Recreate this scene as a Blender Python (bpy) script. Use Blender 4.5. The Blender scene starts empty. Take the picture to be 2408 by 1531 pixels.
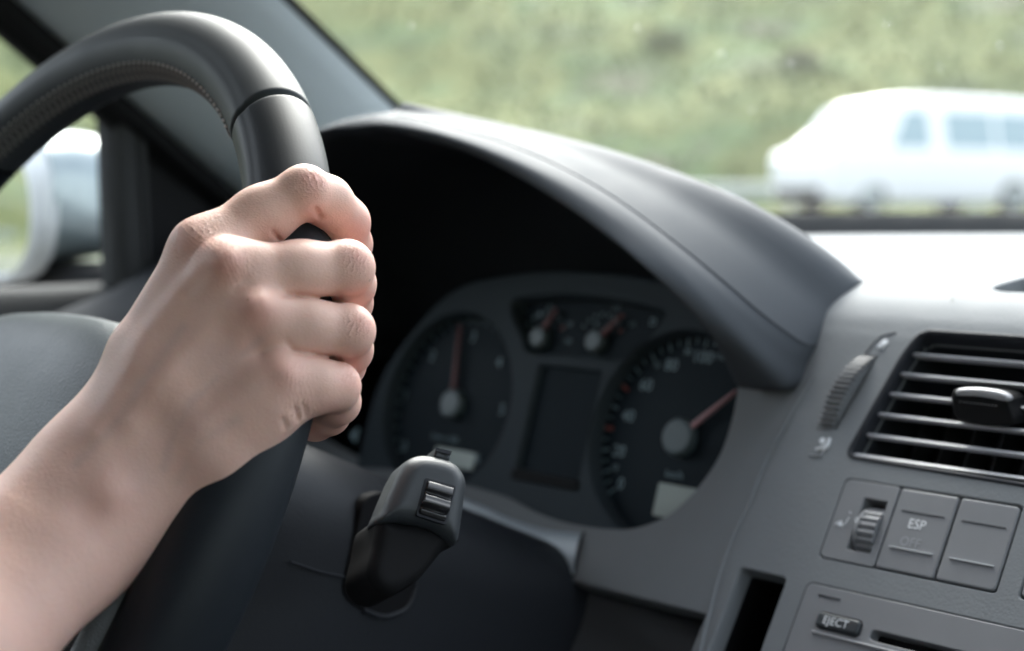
import bpy, bmesh, math, random
import numpy as np
from mathutils import Vector, Matrix
from mathutils.geometry import delaunay_2d_cdt
random.seed(7); rng = np.random.default_rng(7)
rad = math.radians
SC = bpy.context.scene
COL = SC.collection

# ------------------------------------------------------------------ camera
# the eye point is the origin of the cabin; X to the car's right, Y to its nose, Z up
F_PX, CX, CY = 3343.0, 1203.5, 765.5
YAW = rad(46.4); PITCH = math.atan((CY - 500.0) / F_PX)
FW = np.array([-math.sin(YAW)*math.cos(PITCH), math.cos(YAW)*math.cos(PITCH), -math.sin(PITCH)])
RT = np.array([math.cos(YAW), math.sin(YAW), 0.0]); UP = np.cross(RT, FW)
cam_d = bpy.data.cameras.new('camera'); cam = bpy.data.objects.new('camera', cam_d); COL.objects.link(cam)
cam_d.sensor_width = 36.0; cam_d.lens = 36.0 * F_PX / 2407.0
cam_d.clip_start = 0.02; cam_d.clip_end = 3000
m = Matrix(((RT[0], UP[0], -FW[0], 0), (RT[1], UP[1], -FW[1], 0), (RT[2], UP[2], -FW[2], 0), (0, 0, 0, 1)))
cam.matrix_world = m
cam_d.dof.use_dof = True; cam_d.dof.focus_distance = 0.49; cam_d.dof.aperture_fstop = 6.2
SC.camera = cam

# ------------------------------------------------------------------ light
SUN_EL, SUN_AZ = rad(46), rad(-42)            # azimuth from the car's nose, negative = to the left
w = bpy.data.worlds.new("World"); SC.world = w; w.use_nodes = True
nt = w.node_tree; bg = nt.nodes['Background']
sky = nt.nodes.new('ShaderNodeTexSky'); sky.sky_type = 'NISHITA'; sky.sun_disc = False
sky.sun_elevation = SUN_EL; sky.sun_rotation = SUN_AZ; sky.dust_density = 4.0; sky.air_density = 1.0; sky.ozone_density = 1.0
hs = nt.nodes.new('ShaderNodeHueSaturation'); hs.inputs['Saturation'].default_value = 0.42    # overcast: a paler sky
nt.links.new(sky.outputs[0], hs.inputs['Color']); nt.links.new(hs.outputs[0], bg.inputs[0]); bg.inputs[1].default_value = 0.15
sd = bpy.data.lights.new('sun', 'SUN'); sd.energy = 1.1; sd.angle = rad(38); sd.color = (1.0, 0.985, 0.96)
so = bpy.data.objects.new('sun', sd); COL.objects.link(so)
sdir = Vector((math.sin(SUN_AZ)*math.cos(SUN_EL), math.cos(SUN_AZ)*math.cos(SUN_EL), math.sin(SUN_EL)))
so.rotation_euler = sdir.to_track_quat('Z', 'Y').to_euler(); so.location = (0, 0, 20)
SC.view_settings.view_transform = 'Standard'; SC.view_settings.look = 'None'
SC.view_settings.exposure = 2.5; SC.view_settings.gamma = 1.0
SC.cycles.use_denoising = True
SC.cycles.max_bounces = 8; SC.cycles.transparent_max_bounces = 12; SC.cycles.diffuse_bounces = 5

# ------------------------------------------------------------------ measuring helpers
def ray(x, y): return (x - CX)/F_PX*RT - (y - CY)/F_PX*UP + FW
def P(x, y, z): return ray(x, y)*z
def hx(x, y, X): d = ray(x, y); return d*(X/d[0])
def hy(x, y, Y): d = ray(x, y); return d*(Y/d[1])
def hz(x, y, Z): d = ray(x, y); return d*(Z/d[2])
class Plane:
    """a panel that runs along the car's X axis and leans back by t; local coordinates (a, b, h)"""
    def __init__(s, O, t, ax=(1, 0, 0)):
        s.O = np.array(O, float); s.A = np.array(ax, float); s.A /= np.linalg.norm(s.A)
        f = np.cross(np.array([0, 0, 1.0]), s.A)            # horizontal, away from the driver
        s.B = f*math.sin(t) + np.array([0, 0, math.cos(t)]); s.N = np.cross(s.A, s.B)
    def __call__(s, a, b, h=0.0): return s.O + s.A*a + s.B*b + s.N*h
    def hit(s, x, y, h=0.0):
        d = ray(x, y); o = s.O + s.N*h; p = d*(o@s.N)/(d@s.N); q = p - s.O
        return (q@s.A, q@s.B)

def catmull(pts, n=8, closed=False):
    p = np.array(pts, float); L = len(p); out = []
    rngk = range(L) if closed else range(L-1)
    for i in rngk:
        if closed: p0, p1, p2, p3 = p[(i-1) % L], p[i], p[(i+1) % L], p[(i+2) % L]
        else:
            p1, p2 = p[i], p[i+1]; p0 = p[i-1] if i else 2*p1-p2; p3 = p[i+2] if i+2 < L else 2*p2-p1
        for k in range(n):
            t = k/n
            out.append(0.5*((2*p1)+(-p0+p2)*t+(2*p0-5*p1+4*p2-p3)*t*t+(-p0+3*p1-3*p2+p3)*t**3))
    if not closed: out.append(p[-1])
    return np.array(out)
def resample(c, n):
    c = np.array(c, float); d = np.r_[0, np.cumsum(np.linalg.norm(np.diff(c, axis=0), axis=1))]
    t = np.linspace(0, d[-1], n); return np.stack([np.interp(t, d, c[:, k]) for k in range(c.shape[1])], 1)
def round_poly(pts, r, n=5):
    """rounds the corners of a closed 2-D outline; r may be one number or one per corner"""
    p = [np.array(q, float) for q in pts]; L = len(p); out = []
    rs = r if hasattr(r, '__len__') else [r]*L
    for i in range(L):
        a, b, c = p[i-1], p[i], p[(i+1) % L]
        u = a-b; v = c-b; lu, lv = np.linalg.norm(u), np.linalg.norm(v); u /= lu; v /= lv
        d = min(rs[i], 0.45*lu, 0.45*lv)
        for k in range(n+1):
            t = k/n; out.append((1-t)**2*(b+u*d) + 2*t*(1-t)*b + t*t*(b+v*d))
    return np.array(out)
def area2(p): x, y = p[:, 0], p[:, 1]; return 0.5*np.sum(x*np.roll(y, -1)-np.roll(x, -1)*y)
def inset(p, d):
    p = np.array(p, float); s = 1 if area2(p) > 0 else -1
    a = p-np.roll(p, 1, 0); b = np.roll(p, -1, 0)-p
    na = np.stack([-a[:, 1], a[:, 0]], 1); na /= np.linalg.norm(na, axis=1)[:, None]+1e-12
    nb = np.stack([-b[:, 1], b[:, 0]], 1); nb /= np.linalg.norm(nb, axis=1)[:, None]+1e-12
    n = na+nb; n /= np.maximum(np.linalg.norm(n, axis=1)**2/2, .55)[:, None]
    return p + n*d*s

# ------------------------------------------------------------------ object helpers
def link_mesh(name, verts, faces, mat, parent=None, smooth=True, angle=None):
    me = bpy.data.meshes.new(name)
    me.from_pydata([tuple(map(float, v)) for v in verts], [], [tuple(map(int, f)) for f in faces]); me.validate(); me.update()
    o = bpy.data.objects.new(name, me); COL.objects.link(o)
    if mat: me.materials.append(mat)
    if smooth:
        me.polygons.foreach_set('use_smooth', [True]*len(me.polygons))
        if angle is not None: me.set_sharp_from_angle(angle=rad(angle))
    if parent is not None:
        o.parent = parent; o.matrix_parent_inverse = parent.matrix_world.inverted()
    return o
def thing(name, label, cat, loc=(0, 0, 0), group=None):
    o = bpy.data.objects.new(name, None); COL.objects.link(o); o.location = tuple(map(float, loc)); o['label'] = label; o['category'] = cat
    if group: o['group'] = group
    o.empty_display_size = 0.02
    o.matrix_world = Matrix.Translation(Vector(tuple(map(float, loc))))
    return o
class MB:
    """collects shapes for ONE mesh object"""
    def __init__(s): s.v = []; s.f = []
    def add(s, vs, fs):
        o = len(s.v); s.v += [np.array(v, float) for v in vs]; s.f += [tuple(i+o for i in f) for f in fs]; return s
    def loft(s, rows, close_u=False, cap=False, close_v=False):
        rows = [np.array(r) for r in rows]; n = len(rows[0]); m_ = len(rows); vs = [p for r in rows for p in r]; fs = []
        for i in range(m_ if close_v else m_-1):
            i2 = (i+1) % m_
            for j in range(n if close_u else n-1):
                j2 = (j+1) % n; fs.append((i*n+j, i*n+j2, i2*n+j2, i2*n+j))
        if cap: fs.append(tuple(range(n))[::-1]); fs.append(tuple(range((m_-1)*n, m_*n)))
        return s.add(vs, fs)
    def slab(s, pl, poly, h0, h1, bev=0.0006, back=False, steps=2):
        poly = np.array(poly, float)
        if area2(poly) < 0: poly = poly[::-1]
        rows = [[pl(a, b, h0) for a, b in poly]]
        for k in range(steps+1):
            t = k/steps*math.pi/2
            q = inset(poly, bev*(1-math.cos(t))) if bev else poly
            rows.append([pl(a, b, h1-bev+bev*math.sin(t)) for a, b in q])
            if not bev: break
        if bev: rows.append([pl(a, b, h1) for a, b in inset(poly, bev*1.35)])
        n = len(poly); vs = [p for r in rows for p in r]; fs = []
        for i in range(len(rows)-1):
            for j in range(n): j2 = (j+1) % n; fs.append((i*n+j, i*n+j2, (i+1)*n+j2, (i+1)*n+j))
        fs.append(tuple(range((len(rows)-1)*n, len(rows)*n)))
        if back: fs.append(tuple(range(n))[::-1])
        return s.add(vs, fs)
    def box(s, c, ax, ay, az, hx_, hy_, hz_):
        c = np.array(c); A = [np.array(ax)*hx_, np.array(ay)*hy_, np.array(az)*hz_]
        vs = [c+A[0]*i+A[1]*j+A[2]*k for i in (-1, 1) for j in (-1, 1) for k in (-1, 1)]
        return s.add(vs, [(0, 1, 3, 2), (4, 6, 7, 5), (0, 4, 5, 1), (2, 3, 7, 6), (0, 2, 6, 4), (1, 5, 7, 3)])
    def tube(s, path, r, n=10, cap=True, flat=1.0, ref=(0, 0, 1)):
        path = np.array(path, float); L = len(path); rr = r if hasattr(r, '__len__') else [r]*L
        rows = []
        for i in range(L):
            t = path[min(i+1, L-1)]-path[max(i-1, 0)]; t /= np.linalg.norm(t)
            a = np.cross(t, ref); a /= np.linalg.norm(a)+1e-12; b = np.cross(t, a)
            rows.append([path[i]+rr[i]*(math.cos(q)*a*flat+math.sin(q)*b) for q in np.linspace(0, 2*math.pi, n, endpoint=False)])
        return s.loft(rows, close_u=True, cap=cap)
    def disc(s, pl, a, b, r0, h0, r1, h1, n=32, ea=1.0):
        t = np.linspace(0, 2*math.pi, n, endpoint=False)
        rows = [[pl(a+r0*math.cos(q)*ea, b+r0*math.sin(q), h0) for q in t], [pl(a+r1*math.cos(q)*ea, b+r1*math.sin(q), h1) for q in t]]
        return s.loft(rows, close_u=True, cap=True)
    def build(s, name, mat, parent=None, smooth=True, angle=35, recalc=False):
        o = link_mesh(name, s.v, s.f, mat, parent, smooth, angle)
        if recalc:
            bm = bmesh.new(); bm.from_mesh(o.data); bmesh.ops.recalc_face_normals(bm, faces=bm.faces); bm.to_mesh(o.data); bm.free()
        return o
def text_mesh(mb, txt, pl, a, b, size, h, rot=0.0, mirror=False, sx=1.0):
    """letters as flat shapes lying on a panel, appended to mb"""
    cu = bpy.data.curves.new('lettering', 'FONT'); cu.body = txt; cu.size = size; cu.align_x = 'CENTER'; cu.align_y = 'CENTER'; cu.resolution_u = 3
    o = bpy.data.objects.new('lettering', cu); COL.objects.link(o)
    dg = bpy.context.evaluated_depsgraph_get(); me = bpy.data.meshes.new_from_object(o.evaluated_get(dg))
    c, s_ = math.cos(rot), math.sin(rot)
    vs = []
    for v in me.vertices:
        x, y = v.co.x*sx, v.co.y
        vs.append(pl(a+x*c-y*s_, b+x*s_+y*c, h))
    mb.add(vs, [tuple(p.vertices) for p in me.polygons])
    bpy.data.objects.remove(o); bpy.data.curves.remove(cu); bpy.data.meshes.remove(me)
    return mb

# ------------------------------------------------------------------ materials
def mat(name, col, rough=0.5, metal=0.0, spec=0.5, bump=None, var=0.0, var_scale=30, coat=0.0, emit=None, sheen=0.0):
    """bump = (kind, scale, strength, distance)"""
    m_ = bpy.data.materials.new(name); m_.use_nodes = True; n = m_.node_tree.nodes; l = m_.node_tree.links
    b = n['Principled BSDF']; b.inputs['Base Color'].default_value = (*col, 1); b.inputs['Roughness'].default_value = rough
    b.inputs['Metallic'].default_value = metal; b.inputs['Specular IOR Level'].default_value = spec; b.inputs['Coat Weight'].default_value = coat
    tc = n.new('ShaderNodeTexCoord')
    if var:
        no = n.new('ShaderNodeTexNoise'); no.inputs['Scale'].default_value = var_scale; no.inputs['Detail'].default_value = 6
        mx = n.new('ShaderNodeMix'); mx.data_type = 'RGBA'
        mx.inputs[6].default_value = (*[max(0, c*(1-var)) for c in col], 1); mx.inputs[7].default_value = (*[min(1, c*(1+var)) for c in col], 1)
        l.new(tc.outputs['Object'], no.inputs['Vector']); l.new(no.outputs[0], mx.inputs[0]); l.new(mx.outputs[2], b.inputs['Base Color'])
        r = n.new('ShaderNodeMapRange'); r.inputs[3].default_value = max(0.02, rough-0.07); r.inputs[4].default_value = min(1, rough+0.07)
        l.new(no.outputs[0], r.inputs[0]); l.new(r.outputs[0], b.inputs['Roughness'])
    if bump:
        kind, sc, st, di = bump
        if kind == 'grain':      # moulded plastic / leather grain
            t = n.new('ShaderNodeTexVoronoi'); t.inputs['Scale'].default_value = sc; t.feature = 'SMOOTH_F1'; out = t.outputs['Distance']
            wv = n.new('ShaderNodeTexNoise'); wv.inputs['Scale'].default_value = sc*0.4
            ad = n.new('ShaderNodeVectorMath'); ad.operation = 'MULTIPLY_ADD'; ad.inputs[1].default_value = (0.6/sc,)*3
            l.new(tc.outputs['Object'], wv.inputs['Vector']); l.new(wv.outputs['Color'], ad.inputs[0]); l.new(tc.outputs['Object'], ad.inputs[2]); l.new(ad.outputs[0], t.inputs['Vector'])
        else:
            t = n.new('ShaderNodeTexNoise'); t.inputs['Scale'].default_value = sc; t.inputs['Detail'].default_value = 5; out = t.outputs[0]
            l.new(tc.outputs['Object'], t.inputs['Vector'])
        bp = n.new('ShaderNodeBump'); bp.inputs['Strength'].default_value = st; bp.inputs['Distance'].default_value = di
        l.new(out, bp.inputs['Height']); l.new(bp.outputs[0], b.inputs['Normal'])
    if emit:
        b.inputs['Emission Color'].default_value = (*emit[0], 1); b.inputs['Emission Strength'].default_value = emit[1]
    return m_
def glass_mat(name, tint=(0.93, 0.97, 0.95), refl=1.0, veil=0.0):
    m_ = bpy.data.materials.new(name); m_.use_nodes = True; n = m_.node_tree.nodes; l = m_.node_tree.links
    n.remove(n['Principled BSDF']); out = n['Material Output']
    tr = n.new('ShaderNodeBsdfTransparent'); tr.inputs[0].default_value = (*tint, 1)
    gl = n.new('ShaderNodeBsdfGlossy'); gl.inputs['Roughness'].default_value = 0.02
    fr = n.new('ShaderNodeFresnel'); fr.inputs[0].default_value = 1.45
    mu = n.new('ShaderNodeMath'); mu.operation = 'MULTIPLY'; mu.inputs[1].default_value = refl
    if veil:      # added haze: translucent white mixed in as a veil of daylight
        tl = n.new('ShaderNodeBsdfTranslucent'); tl.inputs[0].default_value = (.92, .95, .9, 1); m2 = n.new('ShaderNodeMixShader'); m2.inputs[0].default_value = veil
        l.new(tr.outputs[0], m2.inputs[1]); l.new(tl.outputs[0], m2.inputs[2]); tr = m2
    mx = n.new('ShaderNodeMixShader'); l.new(fr.outputs[0], mu.inputs[0]); l.new(mu.outputs[0], mx.inputs[0])
    l.new(tr.outputs[0], mx.inputs[1]); l.new(gl.outputs[0], mx.inputs[2]); l.new(mx.outputs[0], out.inputs[0])
    return m_
M = dict(
    dash=mat('grey moulded plastic', (0.196, 0.207, 0.218), 0.75, spec=.15, bump=('grain', 900, 0.25, 0.0004), var=0.05, var_scale=60),
    console=mat('smooth grey plastic', (0.186, 0.191, 0.203), 0.45, bump=('noise', 1500, 0.12, 0.0002), var=0.05, var_scale=80),
    trim=mat('satin blue grey trim', (0.36, 0.41, 0.45), 0.38, var=0.05),
    hood=mat('hood plastic', (0.064, 0.071, 0.082), 0.70, spec=.16, bump=('grain', 1000, 0.15, 0.0003), var=0.05, var_scale=50),
    dark=mat('dark plastic', (0.022, 0.023, 0.026), 0.5, bump=('noise', 900, 0.15, 0.0003)),
    shroud=mat('column plastic', (0.016, 0.018, 0.022), 0.48, spec=.3, bump=('grain', 900, 0.2, 0.0003), var=0.08),
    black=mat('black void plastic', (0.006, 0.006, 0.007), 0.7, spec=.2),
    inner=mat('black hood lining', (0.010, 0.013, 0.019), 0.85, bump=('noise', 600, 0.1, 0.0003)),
    gap=mat('dark joint', (0.008, 0.010, 0.016), 0.7),
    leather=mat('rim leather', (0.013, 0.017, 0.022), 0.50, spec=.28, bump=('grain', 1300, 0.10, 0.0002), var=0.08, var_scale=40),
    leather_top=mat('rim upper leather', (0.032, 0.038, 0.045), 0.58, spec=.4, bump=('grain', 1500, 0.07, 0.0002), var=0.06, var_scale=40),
    thread=mat('grey thread', (0.20, 0.20, 0.205), 0.7), stitch=mat('pale stitch', (0.50, 0.50, 0.51), 0.6),
    hub=mat('pebbled airbag cover', (0.070, 0.085, 0.096), 0.45, bump=('grain', 1150, 0.5, 0.0005), var=0.06, var_scale=50),
    print=mat('white print', (0.75, 0.77, 0.80), 0.5),
    faint=mat('faded print', (0.30, 0.31, 0.33), 0.5),
    stalk=mat('stalk grey plastic', (0.028, 0.033, 0.038), 0.48, bump=('grain', 1500, 0.1, 0.0002), var=0.05),
    gloss=mat('gloss black', (0.02, 0.02, 0.022), 0.22),
    face=mat('dial face', (0.013, 0.021, 0.028), 0.6, spec=.12, var=0.05),
    facelight=mat('cluster surround plastic', (0.038, 0.050, 0.060), 0.6, spec=.15, var=0.05),
    num=mat('dial print', (0.23, 0.33, 0.37), 0.5),
    red=mat('red needle', (0.12, 0.022, 0.020), 0.5), palered=mat('pale red needle', (0.34, .16, .17), .4), inlay=mat('pebbled grey inlay', (.20, .22, .23), .5, bump=('grain', 1150, .5, .0005)),
    redmark=mat('red dial print', (0.30, 0.05, 0.035), 0.5),
    cap=mat('needle cap', (0.09, 0.12, 0.13), 0.4),
    lcd=mat('lcd panel', (0.42, 0.48, 0.44), 0.3),
    screen=mat('dark display', (0.012, 0.020, 0.027), 0.6, spec=.10), knee=mat('knee panel plastic', (.060, .063, .068), .55, spec=.3, var=.06),
    slat=mat('vent slat', (0.42, 0.42, 0.44), 0.35, var=0.04),
    pillar=mat('pillar trim cloth', (0.50, 0.55, 0.58), 0.8, bump=('noise', 1200, 0.2, 0.0004), var=0.04, var_scale=200),
    lining=mat('roof lining', (0.45, 0.45, 0.44), 0.9, bump=('noise', 500, 0.2, 0.001)),
    doorgrey=mat('door frame grey', (0.050, 0.051, 0.052), 0.9, spec=.12),
    silver=mat('silver paint', (0.26, 0.31, 0.33), 0.3, metal=0.3, coat=0.5), chrome_rim=mat('white mirror rim', (.8, .82, .84), .3),
    mirror=mat('mirror', (0.9, 0.9, 0.9), 0.02, metal=1.0),
    rubber=mat('rubber seal', (0.01, 0.01, 0.011), 0.85, spec=.25), ridge_highlight=mat('painted highlight edge', (.50, .51, .53), .4),  # pale edge colour stands in for light caught along the ridge
    glass=glass_mat('windscreen glass', refl=0.6, veil=0.014),
    sideglass=glass_mat('door glass', refl=0.6), fill_tint=glass_mat('tinted glass', (.85, .88, .88), refl=0.6),  # unseen passenger pane; its tint is added to trim the side light
    drop=glass_mat('water drop', (0.98, 0.99, 1.0), refl=1.2),
    seat=mat('seat cloth', (0.05, 0.052, 0.058), 0.9, bump=('noise', 400, 0.3, 0.001), var=0.1, var_scale=200),
    carpet=mat('floor carpet', (0.03, 0.03, 0.032), 0.95, bump=('noise', 300, 0.5, 0.002)),
)
# ------------------------------------------------------------------ the driver's arm: one continuous skin grown from a distance field
def cam_pt(x, y, z): return np.array([(x-CX)/F_PX*z, -(y-CY)/F_PX*z, z])
def seg(p, a, b, ra, rb):
    ba = b-a; h = np.clip(((p-a)@ba)/(ba@ba), 0, 1); return np.linalg.norm(p-a-h[:, None]*ba, axis=1)-(ra+(rb-ra)*h)
def smin(a, b, k): h = np.maximum(k-np.abs(a-b), 0)/k; return np.minimum(a, b)-h*h*k*0.25
def chain(p, pts, k):
    d = None
    for (a, b) in zip(pts[:-1], pts[1:]):
        e = seg(p, cam_pt(*a[:3]), cam_pt(*b[:3]), a[3]/1000, b[3]/1000)
        d = e if d is None else smin(d, e, k)
    return d
FINGERS = dict(   # picture column, row, distance (m), radius (mm)
    index=[(478, 590, .462, 10.0), (600, 516, .470, 9.2), (716, 452, .474, 8.4), (768, 474, .482, 8.3), (812, 522, .490, 7.9), (822, 575, .502, 7.4), (788, 640, .520, 6.6)],
    middle=[(548, 640, .451, 9.8), (690, 640, .458, 9.2), (815, 630, .466, 8.5), (822, 668, .481, 8.3), (820, 712, .497, 7.8), (795, 745, .508, 7.2), (730, 790, .512, 6.6)],
    ring=[(612, 750, .448, 9.3), (710, 768, .453, 8.7), (818, 778, .460, 8.1), (818, 822, .476, 7.8), (806, 858, .490, 7.3), (770, 880, .499, 6.8), (712, 905, .502, 6.3)],
    little=[(668, 892, .449, 9.4), (735, 904, .452, 8.2), (790, 908, .458, 7.2), (793, 945, .470, 7.1), (772, 973, .481, 6.8), (742, 990, .488, 6.3), (690, 990, .492, 5.6)],
)
META = [
    [(210, 1088, .452, 12.2), (340, 835, .458, 11.3), (478, 592, .463, 10.2)],
    [(235, 1120, .447, 13.0), (390, 875, .448, 11.5), (548, 640, .452, 9.6)],
    [(268, 1150, .447, 13.0), (430, 945, .447, 11.5), (612, 750, .449, 9.2)],
    [(305, 1165, .454, 13.0), (475, 1035, .452, 11.5), (664, 890, .4505, 9.2)],
    [(396, 1168, .455, 15.2), (510, 1062, .4475, 13.2), (628, 952, .4475, 11.6)],
    [(300, 1040, .472, 15.0), (470, 880, .474, 14.0), (560, 780, .470, 12.0)],
]
ARM = [
    [(208, 1102, .452, 13.5), (172, 1158, .448, 13.8), (75, 1262, .436, 15.3), (-230, 1535, .40, 18.5), (-900, 2200, .33, 27)],
    [(300, 1172, .452, 16.5), (245, 1220, .446, 17), (165, 1300, .436, 17.3), (-125, 1578, .40, 21), (-800, 2350, .33, 29)],
    [(240, 1140, .462, 15), (180, 1210, .458, 17), (85, 1280, .450, 18.6), (-200, 1560, .415, 23), (-850, 2280, .345, 34)],
]
THUMB = [(290, 1020, .472, 14), (400, 870, .488, 12.5), (500, 760, .505, 9.5), (560, 690, .520, 8.6), (600, 600, .528, 7.4)]
RELIEF = [   # raised tendons and knuckles, hollows between them: line, height (mm), width (picture px at the hand)
    ([(505, 600), (440, 660), (375, 735), (320, 830), (275, 915), (220, 1010)], 1.0, 32),
    ([(570, 700), (510, 745), (440, 812), (365, 895), (300, 985)], 1.0, 34),
    ([(640, 850), (560, 930), (470, 1000)], 0.6, 30),
    ([(455, 715), (370, 815), (320, 900)], -0.7, 32),
    ([(535, 850), (460, 920), (400, 975)], -0.7, 50),
    ([(480, 640), (440, 690)], -0.8, 20),
    ([(445, 572), (452, 560)], 1.0, 34),
    ([(528, 618), (540, 612)], 1.7, 30),
    ([(598, 716), (612, 712)], 1.7, 30),
    ([(668, 870), (678, 880)], 1.3, 34),
    ([(600, 800), (612, 830)], -1.0, 30),
    ([(560, 680), (575, 664)], -0.6, 18),
    ([(250, 1142), (262, 1150)], 1.8, 52),
    ([(200, 1206), (208, 1204)], -1.2, 44),
    ([(300, 1060), (360, 1010)], -0.8, 50),
]
CREASE = [   # short folds
    ([(655, 562), (640, 545)], -0.9, 5), ([(752, 510), (742, 492)], -1.0, 6), ([(700, 985), (694, 960)], -0.9, 5), ([(672, 1003), (664, 985)], -0.8, 5),
    ([(664, 694), (740, 698), (800, 706)], -0.9, 6), ([(690, 824), (745, 834), (800, 846)], -0.8, 6), ([(718, 975), (712, 952)], -0.6, 5), ([(690, 822), (672, 800)], -0.5, 6),
]
def d2line(px, py, line):
    d = np.full(len(px), 1e9); q = np.stack([px, py], 1); L = np.array(line, float)
    for a, b in zip(L[:-1], L[1:]):
        ba = b-a; h = np.clip(((q-a)@ba)/(ba@ba+1e-9), 0, 1); d = np.minimum(d, np.linalg.norm(q-a-h[:, None]*ba, axis=1))
    return d
def hand_sdf(p, fine=True):
    pal = None
    for c in META:
        e = chain(p, c, .004); pal = e if pal is None else smin(pal, e, .010)
    arm = None
    for c in ARM:
        e = chain(p, c, .010); arm = e if arm is None else smin(arm, e, .014)
    pal = smin(pal, arm, .016)
    pal = smin(pal, chain(p, THUMB, .004), .010)
    fs = {k: chain(p, c, .0035) for k, c in FINGERS.items()}
    pr = None
    for k in ('index', 'middle', 'ring', 'little'):
        # fat bulges of the phalanges and the bony middle joints
        c = FINGERS[k]; f = fs[k]
        m1 = cam_pt(*[(c[1][i]*0.8+c[2][i]*0.2) for i in range(3)]); m1[2] += .0015
        f = smin(f, np.linalg.norm(p-m1, axis=1)-(c[1][3]+.3)/1000, .004)
        j = cam_pt(*c[2][:3]); j[2] -= .0008
        f = smin(f, np.linalg.norm(p-j, axis=1)-(c[2][3]-1.0)/1000, .003)
        pr = f if pr is None else smin(pr, f, .0006)
    d = smin(pr, pal, .0065)
    if fine:
        px = CX+F_PX*p[:, 0]/p[:, 2]; py = CY-F_PX*p[:, 1]/p[:, 2]
        front = 1/(1+np.exp((p[:, 2]-.462)/.004))
        for line, a, w_ in RELIEF: d = d-a/1000*np.exp(-(d2line(px, py, line)/w_)**2)*front
        for line, a, w_ in CREASE: d = d-a/1000*np.exp(-(d2line(px, py, line)/w_)**2)
    return d
def grow(sdf, lo, hi, h, B=8):
    """surface nets on a sparse grid"""
    lo = np.array(lo); n = (np.ceil((np.array(hi)-lo)/h/B).astype(int))*B
    nb = n//B; ii = np.stack(np.meshgrid(*[np.arange(k) for k in nb], indexing='ij'), -1).reshape(-1, 3)
    c = lo+(ii+0.5)*B*h; dc = sdf(c, False)
    V = np.where(dc > 0, 1.0, -1.0).reshape(nb).repeat(B, 0).repeat(B, 1).repeat(B, 2).astype(np.float32)
    act = ii[np.abs(dc) < B*h*0.87+.005]
    loc = np.stack(np.meshgrid(*[np.arange(B)]*3, indexing='ij'), -1).reshape(-1, 3)
    for s in range(0, len(act), 400):
        idx = (act[s:s+400, None]*B+loc[None]).reshape(-1, 3)
        V[idx[:, 0], idx[:, 1], idx[:, 2]] = sdf(lo+(idx+0.5)*h, True)
    neg = V < 0
    # cells whose eight corners differ
    cn = sum(neg[i:n[0]-1+i, j:n[1]-1+j, k:n[2]-1+k].astype(np.int8) for i in (0, 1) for j in (0, 1) for k in (0, 1))
    cells = np.argwhere((cn > 0) & (cn < 8)); cid = -np.ones(n-1, int); cid[tuple(cells.T)] = np.arange(len(cells))
    acc = np.zeros((len(cells), 3)); cnt = np.zeros(len(cells))
    cor = [(i, j, k) for i in (0, 1) for j in (0, 1) for k in (0, 1)]
    for a in cor:
        for ax in range(3):
            if a[ax]: continue
            b = list(a); b[ax] = 1
            va = V[tuple((cells+a).T)]; vb = V[tuple((cells+b).T)]; m_ = (va < 0) != (vb < 0)
            t = np.where(m_, va/(va-vb+1e-12), 0); q = np.array(a, float)[None].repeat(len(cells), 0); q[:, ax] += t
            acc += q*m_[:, None]; cnt += m_
    vs = lo+(cells+0.5+acc/cnt[:, None])*h
    faces = []
    for ax in range(3):
        sl0 = [slice(None)]*3; sl1 = [slice(None)]*3; sl0[ax] = slice(0, -1); sl1[ax] = slice(1, None)
        e = np.argwhere(neg[tuple(sl0)] != neg[tuple(sl1)])
        u, v_ = [(1, 2), (2, 0), (0, 1)][ax]
        e = e[(e[:, u] > 0) & (e[:, v_] > 0) & (e[:, u] < n[u]-1) & (e[:, v_] < n[v_]-1)]
        du = np.zeros(3, int); du[u] = 1; dv = np.zeros(3, int); dv[v_] = 1
        q = np.stack([cid[tuple((e-du-dv).T)], cid[tuple((e-dv).T)], cid[tuple(e.T)], cid[tuple((e-du).T)]], 1)
        fl = neg[tuple(e.T)]; q[~fl] = q[~fl][:, ::-1]; faces.append(q[(q >= 0).all(1)])
    return vs, np.concatenate(faces)
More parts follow.
